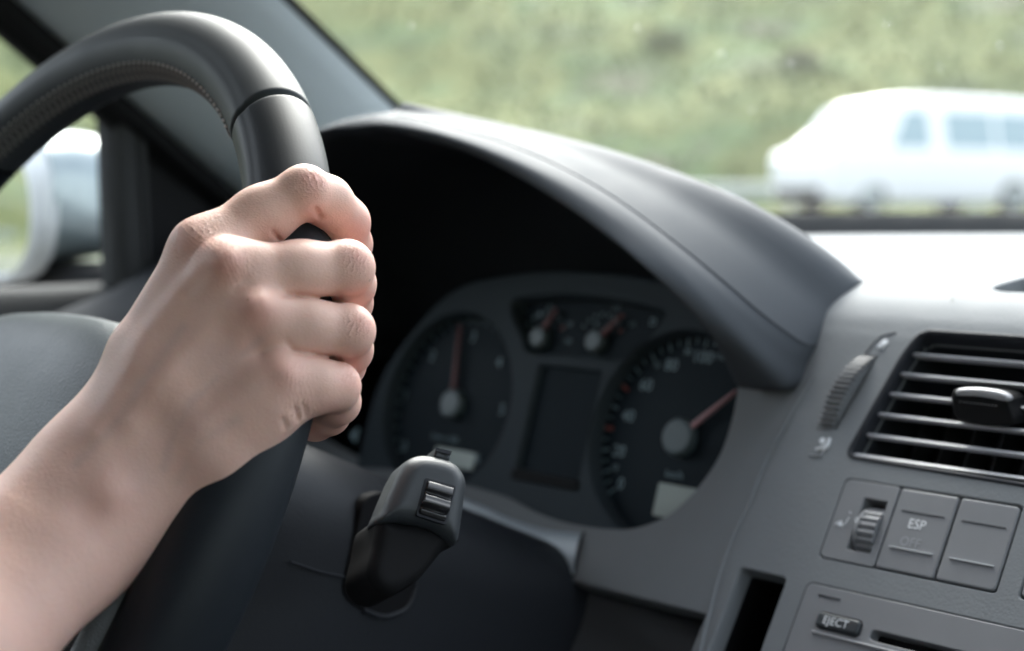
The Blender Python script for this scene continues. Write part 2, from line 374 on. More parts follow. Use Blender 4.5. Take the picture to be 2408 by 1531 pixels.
def build_arm():
    vs, fs = grow(hand_sdf, (-.275, -.225, .30), (-.035, .058, .56), .00115)
    # a little relaxation, then back on to the field
    e = np.concatenate([fs[:, [0, 1]], fs[:, [1, 2]], fs[:, [2, 3]], fs[:, [3, 0]]])
    for it in range(2):
        s = np.zeros_like(vs); c = np.zeros(len(vs)); np.add.at(s, e[:, 0], vs[e[:, 1]]); np.add.at(s, e[:, 1], vs[e[:, 0]]); np.add.at(c, e[:, 0], 1); np.add.at(c, e[:, 1], 1)
        vs = vs*0.5+s/np.maximum(c, 1)[:, None]*0.5
    g = np.stack([(hand_sdf(vs+dv)-hand_sdf(vs-dv))/.0008 for dv in np.eye(3)*.0004], 1); d = hand_sdf(vs)
    vs = vs-g*(d/np.maximum((g**2).sum(1), .2))[:, None]
    px = CX+F_PX*vs[:, 0]/vs[:, 2]; py = CY-F_PX*vs[:, 1]/vs[:, 2]
    # where the skin itself is redder: knuckles, middle joints, finger sides; and where it is creased
    red = np.zeros(len(vs)); wr = np.zeros(len(vs)); wu = np.zeros(len(vs)); blue = np.zeros(len(vs))
    def blob(x, y, r, a): return a*np.exp(-(((px-x)**2+(py-y)**2)/r**2))
    for x, y, r, a in [(445, 575, 50, .75), (530, 625, 48, .95), (605, 735, 50, .85), (670, 880, 50, .6), (735, 425, 38, .9), (848, 540, 50, .95), (845, 605, 38, .8), (850, 765, 34, .8), (825, 890, 34, .7),
                       (655, 560, 26, .7), (860, 700, 36, .8), (845, 850, 36, .9), (780, 990, 50, .8), (740, 505, 26, .7), (250, 1180, 70, .35), (560, 800, 60, .3)]: red = np.maximum(red, blob(x, y, r, a))
    for x, y, r, a in [(520, 850, 60, .8), (430, 990, 60, .5), (470, 1080, 50, .35), (330, 1130, 60, .4)]: blue = np.maximum(blue, blob(x, y, r, a))
    for ln_, a in (([(610, 800), (540, 860), (450, 945), (400, 1040), (385, 1100)], .75), ([(430, 770), (350, 880), (270, 1000), (180, 1090)], .6), ([(560, 985), (470, 1040), (420, 1130)], .5)): blue = np.maximum(blue, a*np.exp(-(d2line(px, py, ln_)/13)**2))
    W = [((735, 425), (.86, -.5), 34, 1.0), ((845, 610), (1, .1), 36, 1.0), ((842, 768), (1, .1), 30, 1.0), ((822, 885), (1, .15), 26, .8),
         ((445, 580), (.6, -.8), 60, .8), ((545, 630), (.9, -.4), 45, .5), ((690, 890), (1, .0), 40, .6), ((700, 960), (1, -.15), 40, .9)]
    best = np.zeros(len(vs))
    for (x, y), ax, r, a in W:
        ax = np.array(ax)/np.linalg.norm(ax); g_ = blob(x, y, r, a); k = g_ > best; best = np.maximum(best, g_); wu[k] = ((px-x)*ax[0]+(py-y)*ax[1])[k]; wr = best
    world = vs[:, :1]*RT+vs[:, 1:2]*UP+vs[:, 2:3]*FW
    me = bpy.data.meshes.new('person'); me.vertices.add(len(world)); me.vertices.foreach_set('co', world.astype(np.float32).ravel())
    me.loops.add(fs.size); me.loops.foreach_set('vertex_index', fs.astype(np.int32).ravel()); me.polygons.add(len(fs))
    me.polygons.foreach_set('loop_start', np.arange(0, fs.size, 4, dtype=np.int32)); me.polygons.foreach_set('loop_total', np.full(len(fs), 4, dtype=np.int32))
    me.update(calc_edges=True); me.validate(); me.polygons.foreach_set('use_smooth', [True]*len(me.polygons))
    for nm, arr in (('red', red), ('wr', wr), ('wu', wu), ('blue', blue)):
        at = me.attributes.new(nm, 'FLOAT', 'POINT'); at.data.foreach_set('value', arr.astype(np.float32))
    o = bpy.data.objects.new('person', me); COL.objects.link(o)
    # skin
    m_ = bpy.data.materials.new('skin'); m_.use_nodes = True; n = m_.node_tree.nodes; l = m_.node_tree.links; b = n['Principled BSDF']
    tc = n.new('ShaderNodeTexCoord')
    def attr(nm): a = n.new('ShaderNodeAttribute'); a.attribute_name = nm; return a.outputs['Fac']
    def noise(sc, det=4): t = n.new('ShaderNodeTexNoise'); t.inputs['Scale'].default_value = sc; t.inputs['Detail'].default_value = det; l.new(tc.outputs['Object'], t.inputs['Vector']); return t.outputs[0]
    def mixc(f, a, c2):
        x = n.new('ShaderNodeMix'); x.data_type = 'RGBA'
        if isinstance(f, float): x.inputs[0].default_value = f
        else: l.new(f, x.inputs[0])
        for i, s in ((6, a), (7, c2)):
            if isinstance(s, tuple): x.inputs[i].default_value = (*s, 1)
            else: l.new(s, x.inputs[i])
        return x.outputs[2]
    def mth(op, a, b_=None, c_=None):
        x = n.new('ShaderNodeMath'); x.operation = op
        for i, s in enumerate((a, b_, c_)):
            if s is None: continue
            if isinstance(s, (int, float)): x.inputs[i].default_value = s
            else: l.new(s, x.inputs[i])
        return x.outputs[0]
    base = mixc(mth('ADD', mth('MULTIPLY', noise(45, 6), 0.6), mth('MULTIPLY', noise(380, 4), 0.45)), (0.72, 0.450, 0.372), (0.78, 0.515, 0.430))
    base = mixc(mth('MULTIPLY', mth('ADD', attr('red'), mth('MULTIPLY', noise(160, 3), 0.12)), 0.64), base, (0.66, 0.30, 0.25))
    base = mixc(mth('MULTIPLY', attr('blue'), 0.30), base, (0.29, 0.245, 0.265))
    vor = n.new('ShaderNodeTexVoronoi'); vor.inputs['Scale'].default_value = 85; l.new(tc.outputs['Object'], vor.inputs['Vector'])    # a few freckles
    fr = mth('MULTIPLY', mth('LESS_THAN', vor.outputs['Distance'], 0.045), 0.5); base = mixc(fr, base, (0.25, 0.12, 0.07))
    l.new(base, b.inputs['Base Color'])
    b.inputs['Subsurface Weight'].default_value = 0.22; b.inputs['Subsurface Radius'].default_value = (1.0, 0.35, 0.18); b.inputs['Subsurface Scale'].default_value = 0.0035
    r_ = n.new('ShaderNodeMapRange'); r_.inputs[3].default_value = 0.42; r_.inputs[4].default_value = 0.58; l.new(noise(220), r_.inputs[0]); l.new(r_.outputs[0], b.inputs['Roughness'])
    b.inputs['Specular IOR Level'].default_value = 0.42
    # fine skin relief: cross-hatched lines, pores, joint wrinkles
    v2 = n.new('ShaderNodeTexVoronoi'); v2.inputs['Scale'].default_value = 1100; v2.feature = 'F1'
    mp = n.new('ShaderNodeMapping'); mp.inputs['Rotation'].default_value = (0, 0, 0.6); mp.inputs['Scale'].default_value = (1, 1, 1.9); l.new(tc.outputs['Object'], mp.inputs[0]); l.new(mp.outputs[0], v2.inputs['Vector'])
    wob = mth('ADD', mth('MULTIPLY', attr('wu'), 0.62), mth('MULTIPLY', noise(300, 3), 17.0))
    wr_ = mth('MULTIPLY', mth('POWER', mth('ABSOLUTE', mth('SINE', mth('MULTIPLY', wob, 0.5))), 0.35), mth('MULTIPLY', attr('wr'), 1.0))
    hsum = mth('ADD', mth('MULTIPLY', v2.outputs['Distance'], 0.34), mth('ADD', mth('MULTIPLY', noise(420, 5), 0.5), mth('MULTIPLY', wr_, 0.85)))
    bp = n.new('ShaderNodeBump'); bp.inputs['Strength'].default_value = 0.48; bp.inputs['Distance'].default_value = 0.00042
    l.new(hsum, bp.inputs['Height']); l.new(bp.outputs[0], b.inputs['Normal'])
    me.materials.append(m_)
    o['label'] = 'bare right hand and forearm gripping the steering wheel rim with curled fingers'; o['category'] = 'person'
    return o
person = build_arm()
# ------------------------------------------------------------------ more measuring helpers
class GPlane(Plane):
    def __init__(s, O, A, B):
        s.O = np.array(O, float); s.A = np.array(A, float)/np.linalg.norm(A); B = np.array(B, float); B = B-s.A*(B@s.A); s.B = B/np.linalg.norm(B); s.N = np.cross(s.A, s.B)
S94 = 2407/2560
def z5(x, y): return ((1800+x*.392)*S94, (640+y*.392)*S94)
def z6(x, y): return ((1700+x*.35714)*S94, (1100+y*.35714)*S94)
def z4(x, y): return ((900+x*.4965)*S94, (640+y*.4965)*S94)
def z7(x, y): return ((700+x*.41026)*S94, (1000+y*.41026)*S94)
def z9(x, y): return (x*.3657*S94, y*.3657*S94+240*S94)
def in_poly(pt, poly):
    x, y = pt; c = False; n = len(poly); j = n-1
    for i in range(n):
        if (poly[i][1] > y) != (poly[j][1] > y) and x < (poly[j][0]-poly[i][0])*(y-poly[i][1])/(poly[j][1]-poly[i][1])+poly[i][0]: c = not c
        j = i
    return c
def inside_many(G, poly):
    poly = np.array(poly); x, y = G[:, 0], G[:, 1]; c = np.zeros(len(G), bool); xj, yj = poly[-1]
    for xi, yi in poly:
        c ^= ((yi > y) != (yj > y)) & (x < (xj-xi)*(y-yi)/(yj-yi if yj != yi else 1e-12)+xi); xj, yj = xi, yi
    return c
def trimmed(mb, mapf, outer, holes=(), grid=None, depth=0.003, outer_depth=None, lip=0.0006):
    """a surface with clean holes: triangulated in its own (a, b) coordinates; each hole and the outer edge turn inwards"""
    loops = [np.array(outer, float)]+[np.array(h, float) for h in holes]
    pts = []; edges = []
    for L in loops:
        o = len(pts); pts += [Vector(p) for p in L]; edges += [(o+i, o+(i+1) % len(L)) for i in range(len(L))]
    if grid is not None:
        G = np.array(grid); ok = inside_many(G, loops[0])
        for h in loops[1:]: ok &= ~inside_many(G, h)
        pts += [Vector(g) for g in G[ok]]
    v2, e2, f2, *_ = delaunay_2d_cdt(pts, edges, [], 0, 1e-7)
    vs = [mapf(p.x, p.y, 0) for p in v2]; fs = []; W2 = np.array([(p.x, p.y) for p in v2]); CC = np.array([W2[list(f)].mean(0) for f in f2]); keep = inside_many(CC, loops[0])
    for h in loops[1:]: keep &= ~inside_many(CC, h)
    for f, k_ in zip(f2, keep):
        if not k_: continue
        q = [np.array(v2[i]) for i in f]; ar = (q[1][0]-q[0][0])*(q[2][1]-q[0][1])-(q[2][0]-q[0][0])*(q[1][1]-q[0][1])
        fs.append(tuple(f) if ar > 0 else tuple(f)[::-1])
    mb.add(vs, fs)
    for k, L in enumerate(loops):
        dp = depth if k else (outer_depth if outer_depth is not None else depth)
        if not dp: continue
        s = 1 if area2(L) > 0 else -1; grow_ = -1 if k else 1
        q1 = inset(L, lip*(1 if k == 0 else 1)*(-0.0)); rows = [[mapf(a, b, 0) for a, b in L]]
        rows.append([mapf(a, b, -lip*0.5) for a, b in inset(L, (lip*0.5) if k else (-lip*0.5))]); rows.append([mapf(a, b, -dp) for a, b in inset(L, lip if k else -lip)])
        if (s > 0) == (k == 0): rows = rows[::-1]
        mb.loft([list(r)+[r[0]] for r in rows])
    return mb

# ------------------------------------------------------------------ steering wheel
AK = .4598; C0 = P(-45.87, 1054.4, .5855); PW = Plane(C0, AK); RW = .1878
wheel = thing('steering_wheel', 'dark leather steering wheel gripped by the hand, with pebbled centre pad', 'steering wheel', C0)
T_SEAM = .868
def rim_pt(t, th, r, off=0.0):
    """t round the wheel, th round the tube: 0 outwards, 90 degrees towards the driver"""
    R_ = RW+off; return PW((R_+r*math.cos(th))*math.cos(t), (R_+r*math.cos(th))*math.sin(t), r*math.sin(th))
def rim_section(t, n=64, grip=False):
    row = []
    bulge = .0045*math.exp(-((t+.12)/.32)**2)+.0045*math.exp(-((t-math.pi-.12)/.32)**2)
    for k in range(n):
        th = 2*math.pi*k/n; r = .0155+bulge*(.55+.45*math.cos(th-2.4))
        r += .0004*math.cos(2*th)
        g = math.atan2(math.sin(th-1.62), math.cos(th-1.62)); r -= .0007*math.exp(-(g/.05)**2); r += .0005*(1/(1+math.exp(-g/.06)))*math.cos(g/2)**2
        e = min(abs(t-a) for a in (T_SEAM, math.pi-T_SEAM)); r -= .0022*math.exp(-(e/.0065)**2)
        row.append(rim_pt(t, th, r))
    return row
def arc(a, b, fine=(), n=90):
    ts = set(np.linspace(a, b, n))
    for c in fine: ts |= set(x for x in np.linspace(c-.03, c+.03, 25) if a <= x <= b)
    return sorted(ts)
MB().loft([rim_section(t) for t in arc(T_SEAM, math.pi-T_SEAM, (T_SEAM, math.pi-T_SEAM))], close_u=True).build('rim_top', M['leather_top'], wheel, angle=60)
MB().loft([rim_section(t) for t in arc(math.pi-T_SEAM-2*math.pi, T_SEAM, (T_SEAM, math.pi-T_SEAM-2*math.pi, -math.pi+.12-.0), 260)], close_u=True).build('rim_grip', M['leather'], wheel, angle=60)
st = MB(); dots = MB(); t = T_SEAM+.05
while t < math.pi-T_SEAM-.05:      # cross stitches along the inside of the top
    for s_ in (-1, 1): st.tube([rim_pt(t+.013*s_*(1-u)-.013*s_*u, 2.50+.55*u, .0163) for u in np.linspace(0, 1, 8)], .00042, 5)
    dots.tube([rim_pt(t-.0022, 2.44, .0162), rim_pt(t, 2.46, .0165), rim_pt(t+.0022, 2.48, .0162)], [.0005, .0008, .0005], 6)
    t += .026
st.build('thread', M['thread'], wheel); dots.build('stitching', M['stitch'], wheel)
# pebbled centre pad
def superell(a, b, n, k): t = 2*math.pi*k/96; c, s = math.cos(t), math.sin(t); return (a*math.copysign(abs(c)**(2/n), c), b*math.copysign(abs(s)**(2/n), s))
rows = []
for q, h in ((1.0, -.045), (1.0, -.022), (.985, -.013), (.95, -.006), (.88, .000), (.75, .005), (.55, .009), (.3, .011), (.06, .0115)):
    rows.append([PW(.002+superell(.120*q, .088*q, 2.7, k)[0], -.0205+superell(.120*q, .088*q, 2.7, k)[1]+.004*(q-1), h) for k in range(96)])
MB().loft(rows, close_u=True, cap=True).build('centre_pad', M['hub'], wheel, angle=60)
# spokes: plastic webs from the pad to the rim with a paler pebbled inner edge
def spoke(s):
    mb = MB(); rows = []
    for u in np.linspace(0, 1, 12):
        a = s*(.100+u*(.172-.100)); w_ = .020+.022*u**2; bc = -.060+.022*u; hh = -.020+.012*u
        sec = round_poly([(-w_, -.009), (w_, -.009), (w_, .008), (-w_, .008)], .006, 4)
        rows.append([PW(a, bc+x, hh+y) for x, y in sec])
    if s < 0: rows = rows[::-1]
    return mb.loft(rows, close_u=True, cap=True)
for s in (-1, 1): spoke(s).build('spoke', M['dark'], wheel)
for s in (-1, 1):
    mb = MB(); path = []
    for t in np.linspace(-.50, -.02, 26):
        tt = t if s > 0 else math.pi-t; path.append(rim_pt(tt, 2.66, .0215+.0015*math.sin((t+.5)/.48*math.pi)))
    mb.tube(path, [.0012+.0058*math.sin(max(0.02, min(1, (i+.6)/25))*math.pi)**.6 for i in range(26)], 14)
    mb.build('grip_inlay', M['inlay'], wheel)

# ------------------------------------------------------------------ dashboard shell: a profile swept across the car
OC = P(2050, 1230, .58); PC = Plane(OC, rad(33))
prof = [(OC[1]+(z+(-OC[2]))*math.tan(rad(33)), z) for z in np.linspace(-.42, -.062, 24)]
prof += [tuple(p) for p in catmull([(prof[-1][0]+.0055, -.054), (.5565, -.0450), (.571, -.0370), (.597, -.0305), (.65, -.0262), (.75, -.0222), (.90, -.0180), (1.06, -.0150)], 8)]
prof = np.array(prof); ps = np.r_[0, np.cumsum(np.linalg.norm(np.diff(prof, axis=0), axis=1))]
def dYs(X):      # the shell falls back a little to the left of the centre stack
    u = max(0.0, -.372-X); return .035*(1-math.exp(-u/.16))*1.0
def shell(X, s, h=0.0):
    y = np.interp(s, ps, prof[:, 0]); z = np.interp(s, ps, prof[:, 1]); e = .002
    ty = np.interp(s+e, ps, prof[:, 0])-np.interp(s-e, ps, prof[:, 0]); tz = np.interp(s+e, ps, prof[:, 1])-np.interp(s-e, ps, prof[:, 1]); L = math.hypot(ty, tz)+1e-9
    f = 1.0 if s < ps[30] else max(0.0, 1-(s-ps[30])/.25)
    return np.array([X, y+dYs(X)*f - h*tz/L, z+h*ty/L])
def shell_hit(x, y):
    d = ray(x, y); X = -.4
    for it in range(8):
        best = None
        for i in range(len(prof)-1):
            f = 1.0 if ps[i] < ps[30] else max(0.0, 1-(ps[i]-ps[30])/.25)
            a = prof[i]+np.array([dYs(X)*f, 0]); b = prof[i+1]+np.array([dYs(X)*f, 0]); e = b-a
            den = d[1]*e[1]-d[2]*e[0]
            if abs(den) < 1e-9: continue
            t = (a[0]*e[1]-a[1]*e[0])/den; u = (a[0]*d[2]-a[1]*d[1])/den
            if -1e-6 <= u <= 1+1e-6 and t > .3 and (best is None or t < best[0]): best = (t, ps[i]+u*(ps[i+1]-ps[i]))
        if best is None: return None
        X = best[0]*d[0]; r_ = (X, best[1])
    return r_
def s_of_z(z): return np.interp(z, prof[:24, 1], ps[:24])
def s_of_Y(Y): return np.interp(Y, prof[:, 0], ps)
def shell_plane(x, y):
    X, s = shell_hit(x, y); return GPlane(shell(X, s), (1, 0, 0), shell(X, s+.001)-shell(X, s-.001))
H = shell_hit
dash = thing('dashboard', 'grey moulded dashboard with arched instrument hood and white glare on top', 'dashboard', (-.2, .7, -.4))
XL, XR = -.905, .55
# openings
op_r = [H(*p) for p in [(1737, 900), (1722, 985), (1690, 1075), (1630, 1160), (1570, 1212), (1505, 1240), (1440, 1246), (1340, 1233), (1262, 1207), (1195, 1172), (1120, 1148), (1040, 1127)]]
hood_open = catmull(op_r, 5)
sm = H(1040, 1127)[1]
hood_open = [tuple(p) for p in hood_open]+[(-.66, sm-.002), (-.735, sm+.012), (-.775, sm+.045), (-.775, s_of_Y(.560)), (-.60, s_of_Y(.585)), (-.430, s_of_Y(.562)), (-.402, s_of_Y(.542))]
lo_r = [H(*p) for p in [(1662, 1442), (1500, 1402), (1345, 1362), (1256, 1356), (1246, 1318), (1222, 1275), (1160, 1243), (1085, 1218), (1000, 1190)]]
low_open = lo_r+[(-.66, lo_r[-1][1]), (-.70, lo_r[-1][1]-.03), (-.71, s_of_z(-.172)), (-.90, s_of_z(-.172)), (-.90, s_of_z(-.41)), (-.385, s_of_z(-.41))]
vent_px = [z5(*p) for p in [(1262, 482), (1939, 510), (2100, 518), (1990, 1395), (1939, 1400), (812, 1275), (800, 1230), (1040, 800)]]
def Hp(lst): return [H(*p) for p in lst]
vA = H(*z5(1250, 478)); vB = H(*z5(800, 1275))
vent_poly = round_poly([(vB[0]+.0005, vB[1]), (-.2385, vB[1]-.0015), (-.2385, vA[1]), (vA[0]+.003, vA[1]), (vA[0]-.0015, vA[1]-.012)], [.005, .008, .008, .005, .02], 6)
bank_px = [z6(*p) for p in [(1165, 262), (2412, 452), (2222, 1085), (955, 828)]]
b0, b1, b2, b3 = Hp(bank_px); sT = (b0[1]+b1[1])/2; sB = (b2[1]+b3[1])/2; bx0 = (b0[0]+b3[0])/2; bx1 = (b1[0]+b2[0])/2
bank_poly = round_poly([(bx0, sB), (bx1, sB), (bx1, sT), (bx0, sT)], .0025)
bx2 = H(*z6(2362, 1095))[0]
bank2_poly = round_poly([(bx2, sB), (bx2+.09, sB), (bx2+.09, sT), (bx2, sT)], .0025)
r0 = H(*z6(905, 985)); r1 = H(*z6(735, 1478))
radio_poly = round_poly([(r0[0]-.0008, s_of_z(-.27)), (r0[0]+.19, s_of_z(-.27)), (r0[0]+.19, r0[1]), (r0[0]-.0008, r0[1])], .004)
k0, k1, k2, k3 = Hp([z6(398, 905), z6(748, 928), z6(590, 1478), z6(205, 1478)])
slot_poly = round_poly([(k3[0]*.5+k0[0]*.5, s_of_z(-.30)), (k2[0]*.5+k1[0]*.5, s_of_z(-.30)), (k2[0]*.5+k1[0]*.5, (k0[1]+k1[1])/2), (k3[0]*.5+k0[0]*.5, (k0[1]+k1[1])/2)], .003)
tw_poly = np.array(Hp([z5(*p) for p in [(925, 640), (1018, 630), (965, 720), (885, 870), (805, 1000), (745, 1110), (650, 1112), (700, 985), (762, 862), (840, 740)]]))
df_poly = round_poly(Hp([z5(*p) for p in [(1715, 207), (1800, 231), (1939, 234)]])+[(-.10, H(*z5(1939, 232))[1]+.002), (-.05, H(*z5(1939, 232))[1]+.03), (-.10, H(*z5(1939, 232))[1]+.075), (-.19, H(*z5(1939, 232))[1]+.075)]+Hp([z5(*p) for p in [(1939, 135), (1810, 172)]]), .004, 4)
holes = [hood_open, low_open, vent_poly, bank_poly, bank2_poly, radio_poly, slot_poly, tw_poly, df_poly]
grid = []
for i, X in enumerate(np.arange(XL+.006, XR-.004, .0095)):
    for s in np.arange(.006, ps[-1]-.004, .0095 if X > -.75 else .02): grid.append((X+.0011*((i*7) % 3-1), s+(.0047 if i % 2 else 0)))
    for s in ps[24:58]:
        if .006 < s < ps[-1]-.004: grid.append((X, s+.0003*(i % 2)))
def near_hole(g):
    return False
outer = [(XL, .001), (XR, .001), (XR, ps[-1]), (XL, ps[-1])]
big = [[(a, b) for a, b in q] for q in holes]
# split the long straight sides of the outline so the sweep stays curved there
def densify(poly, d=.008):
    out = []
    for a, b in zip(poly, list(poly[1:])+[poly[0]]):
        a = np.array(a, float); b = np.array(b, float); n = max(1, int(np.linalg.norm(b-a)/d)); out += [a+(b-a)*k/n for k in range(n)]
    return np.array(out)
mb = MB(); trimmed(mb, shell, densify(outer), [densify(q, .006) for q in holes], grid, depth=.009, outer_depth=.004, lip=.0012)
mb.build('dash_shell', M['dash'], dash, angle=38)
print('shell ok', len(mb.v))
# seat belt-side joint line and parting joint
mb = MB(); ln = catmull([H(*p) for p in [z5(600, 775), z5(500, 930), z5(400, 1110), z5(290, 1310), z5(205, 1520), z6(500, 400), z6(385, 650), z6(290, 900), z6(215, 1180), z6(140, 1478)]], 6)
rows = [[shell(a-w_, b, h) for a, b in ln] for w_, h in ((-.0010, -.0002), (-.0004, .0012), (.0004, .0012), (.0010, -.0002))]
mb.loft(rows).build('parting_line', M['dash'], dash)
mb = MB(); ln = [H(*p) for p in [(1376, 1250), (1368, 1262), (1358, 1310), (1350, 1358)]]
mb.loft([[shell(a+w_, b, .0003) for a, b in ln] for w_ in (-.0008, .0008)][::-1]).build('panel_joint', M['gap'], dash)
# satin strip over the steering column
st_top = catmull([H(*p) for p in [(1372, 1254), (1278, 1242), (1197, 1217), (1140, 1191), (1090, 1171), (1040, 1152)]], 5)
st_bot = catmull([H(*p) for p in [(1352, 1352), (1266, 1356), (1251, 1318), (1227, 1271), (1162, 1236), (1087, 1212)]], 5)
rows = []
for u, h in ((0, -.001), (.03, .0012), (.2, .0026), (.45, .003), (.75, .0024), (.97, .001), (1, -.001)): rows.append([shell(*(p*(1-u)+q*u), h) for p, q in zip(st_top, st_bot)])
MB().loft(rows).build('column_trim', M['trim'], dash, angle=70)
# lower knee panel and the shade groove above it
PL = Plane(OC-PC.N*.014+np.array([0, .018, 0]), rad(33))
zb = lambda z: (z-PL.O[2])/math.cos(rad(33))
mb = MB(); mb.slab(PL, round_poly([(-.62, zb(-.44)), (-.058, zb(-.44)), (-.058, zb(-.185)), (-.62, zb(-.185))], .006), -.004, .004, .002); mb.build('knee_panel', M['knee'], dash)
mb = MB(); mb.box(PC(-.3, -.10, -.09), PC.A, PC.B, PC.N, .34, .20, .002); mb.build('inner_wall', M['black'], dash)
# open pocket beside the radio
mb = MB(); q = np.array(slot_poly); rows = [[shell(a, b, h) for a, b in inset(q, -.0005)] for h in (-.006, -.05)]
mb.loft(rows[::-1], close_u=True); mb.f.append(tuple(range(len(q)))); mb.build('pocket', M['black'], dash)
# demister outlet in the dash top with its joint line
mb = MB(); q = np.array(df_poly); mb.loft([[shell(a, b, h) for a, b in q] for h in (-.008, -.045)][::-1], close_u=True); mb.f.append(tuple(range(len(q)))); dm = mb.build('demister_outlet', M['gap'], dash)
mb = MB()
for j in range(7):
    s = H(*z5(1939, 232))[1]+.006+j*.011; mb.tube([shell(X, s, -.006) for X in (-.27, -.05)], .0014, 8)
mb.build('grille', M['dark'], dm)
mb = MB(); ln = catmull([H(*z5(*p)) for p in [(1484, 292), (1483, 276), (1500, 255), (1600, 195), (1720, 140), (1850, 100), (1939, 84)]]+[(-.16, H(*z5(1939, 84))[1]+.02)], 6)
rows = [[shell(a, b+w_, .0004) for a, b in ln] for w_ in (-.0009, .0009)]; mb.loft(rows).build('lid_joint', M['gap'], dash)
# added black block at the far left end, stands in for shade
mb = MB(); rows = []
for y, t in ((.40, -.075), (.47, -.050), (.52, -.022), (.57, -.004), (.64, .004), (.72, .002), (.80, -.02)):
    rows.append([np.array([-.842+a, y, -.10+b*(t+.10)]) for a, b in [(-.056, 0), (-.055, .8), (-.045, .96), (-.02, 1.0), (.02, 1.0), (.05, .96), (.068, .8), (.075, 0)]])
mb.loft(rows[::-1]); mb.build('shade_block', M['inner'], dash, angle=60)
# ------------------------------------------------------------------ instrument hood
XC = -.585
def hood_row(pts, n=60, sink=True):
    R_ = [hy(x, y, Y) for x, y, Y in pts]
    a = np.array([XC, R_[0][1], R_[0][2]]); right = [p for p in R_ if p[0] > XC+.004]
    right = [a]+right
    r_ = catmull(right, 10)
    if sink: r_ = np.vstack([r_, r_[-1]+np.array([.001, .030, -.003]), r_[-1]+np.array([.001, .050, -.005])])
    r_ = resample(r_, n); l_ = r_.copy(); l_[:, 0] = 2*XC-l_[:, 0]
    return np.vstack([l_[::-1][:-1], r_])
A_ = [(900, 300, .448), (1000, 322, .450), (1100, 355, .453), (1200, 405, .457), (1300, 464, .461), (1400, 533, .466), (1500, 614, .472), (1600, 707, .484), (1680, 800, .498), (1738, 912, .521)]
AB = [(900, 292, .447), (1000, 306, .450), (1100, 334, .454), (1200, 375, .459), (1300, 424, .465), (1400, 486, .471), (1500, 560, .478), (1600, 650, .486), (1690, 745, .497), (1770, 840, .509), (1838, 915, .523)]
B_ = [(900, 270, .459), (1000, 284, .463), (1150, 325, .472), (1300, 385, .480), (1440, 462, .488), (1570, 556, .496), (1700, 661, .508), (1800, 746, .520), (1892, 812, .535)]
C_ = [(900, 262, .490), (1000, 266, .500), (1150, 290, .515), (1400, 345, .540), (1600, 410, .555), (1750, 470, .565), (1860, 530, .572), (1960, 600, .580), (2037, 668, .588)]
rA, rAB, rB, rC = (hood_row(q) for q in (A_, AB, B_, C_))
lip_in = rA*[1, 1, 1]; cen = np.array([XC, 0, -.09])
def toward(r, f, dy, dz=0): q = r.copy(); q[:, 0] = XC+(q[:, 0]-XC)*f; q[:, 2] = -.09+(q[:, 2]+.09)*f+dz; q[:, 1] += dy; return q
rD = rC.copy(); rD[:, 1] += .09; rD[:, 2] = rD[:, 2]*.72-.024; rD[:, 2] -= .045*np.clip((.034-rC[:, 2])/.034, 0, 1); rE = rC.copy(); rE[:, 1] += .22; rE[:, 2] = np.minimum(rE[:, 2]*.2-.032, -.03)-.050*np.clip((.034-rC[:, 2])/.034, 0, 1)
BC = rB*.55+rC*.45; BC[:, 2] += .0006
mb = MB(); mb.loft(list(catmull(np.stack([toward(rA, .985, .006), rA, rAB+np.array([0, -.001, 0]), rAB*.45+rB*.55+np.array([0, -.0018, .0012]), rB]), 5))); o = mb.build('hood_front', M['hood'], dash, angle=70)
cd = catmull(np.stack([rB+np.array([0, .0006, .0002]), BC, rC, rD, rE]), 6)
MB().loft(list(cd)).build('hood_top', M['hood'], dash, angle=70)
mb = MB(); mb.tube((rB+np.array([0, -.0002, .0002]))[62:116], .00032, 6); mb.build('hood_seam', M['gap'], dash)
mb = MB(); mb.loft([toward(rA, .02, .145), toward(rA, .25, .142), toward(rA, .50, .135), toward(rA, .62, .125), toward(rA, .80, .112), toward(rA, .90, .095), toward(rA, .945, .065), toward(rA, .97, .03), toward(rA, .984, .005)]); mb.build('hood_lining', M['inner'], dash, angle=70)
# ------------------------------------------------------------------ instrument cluster
PK = Plane(P(1310, 980, .747), rad(18))
def K(lst): return [PK.hit(*p) for p in lst]
clu = thing('instrument_cluster', 'dark instrument cluster with dials deep under the black hood', 'instrument cluster', PK(0, 0))
sp_c = np.array(PK.hit(*z4(1570, 895))); ta_c = np.array(PK.hit(*z4(425, 740)))
sp_c[1] = ta_c[1] = (sp_c[1]+ta_c[1])/2
def circ(c, r, n=56): return [(c[0]+r*math.cos(t), c[1]+r*math.sin(t)) for t in np.linspace(0, 2*math.pi, n, endpoint=False)]
RD = .0535
gw = catmull(K([z4(*p) for p in [(775, 215), (900, 196), (1050, 188), (1250, 205), (1450, 240), (1540, 280), (1500, 370), (1400, 470), (1330, 532), (1100, 512), (850, 490), (815, 420), (760, 300)]]), 5, True)
sc = K([z4(*p) for p in [(905, 540), (1228, 578), (1100, 1135), (772, 1070)]])
xl = (sc[0][0]+sc[3][0])/2; xr = (sc[1][0]+sc[2][0])/2; yt = (sc[0][1]+sc[1][1])/2; yb = (sc[2][1]+sc[3][1])/2
scp = round_poly([(xl, yb), (xr, yb), (xr, yt), (xl, yt)], .002)
flat = lambda a, b, h: PK(a, b, h)
outer = round_poly([(ta_c[0]-.064, -.085), (sp_c[0]+.056, -.085), (sp_c[0]+.060, .02), (sp_c[0]+.02, .068), (sp_c[0]-.05, .078), (ta_c[0]+.05, .078), (ta_c[0]-.02, .066), (ta_c[0]-.064, .01)], .025, 8)
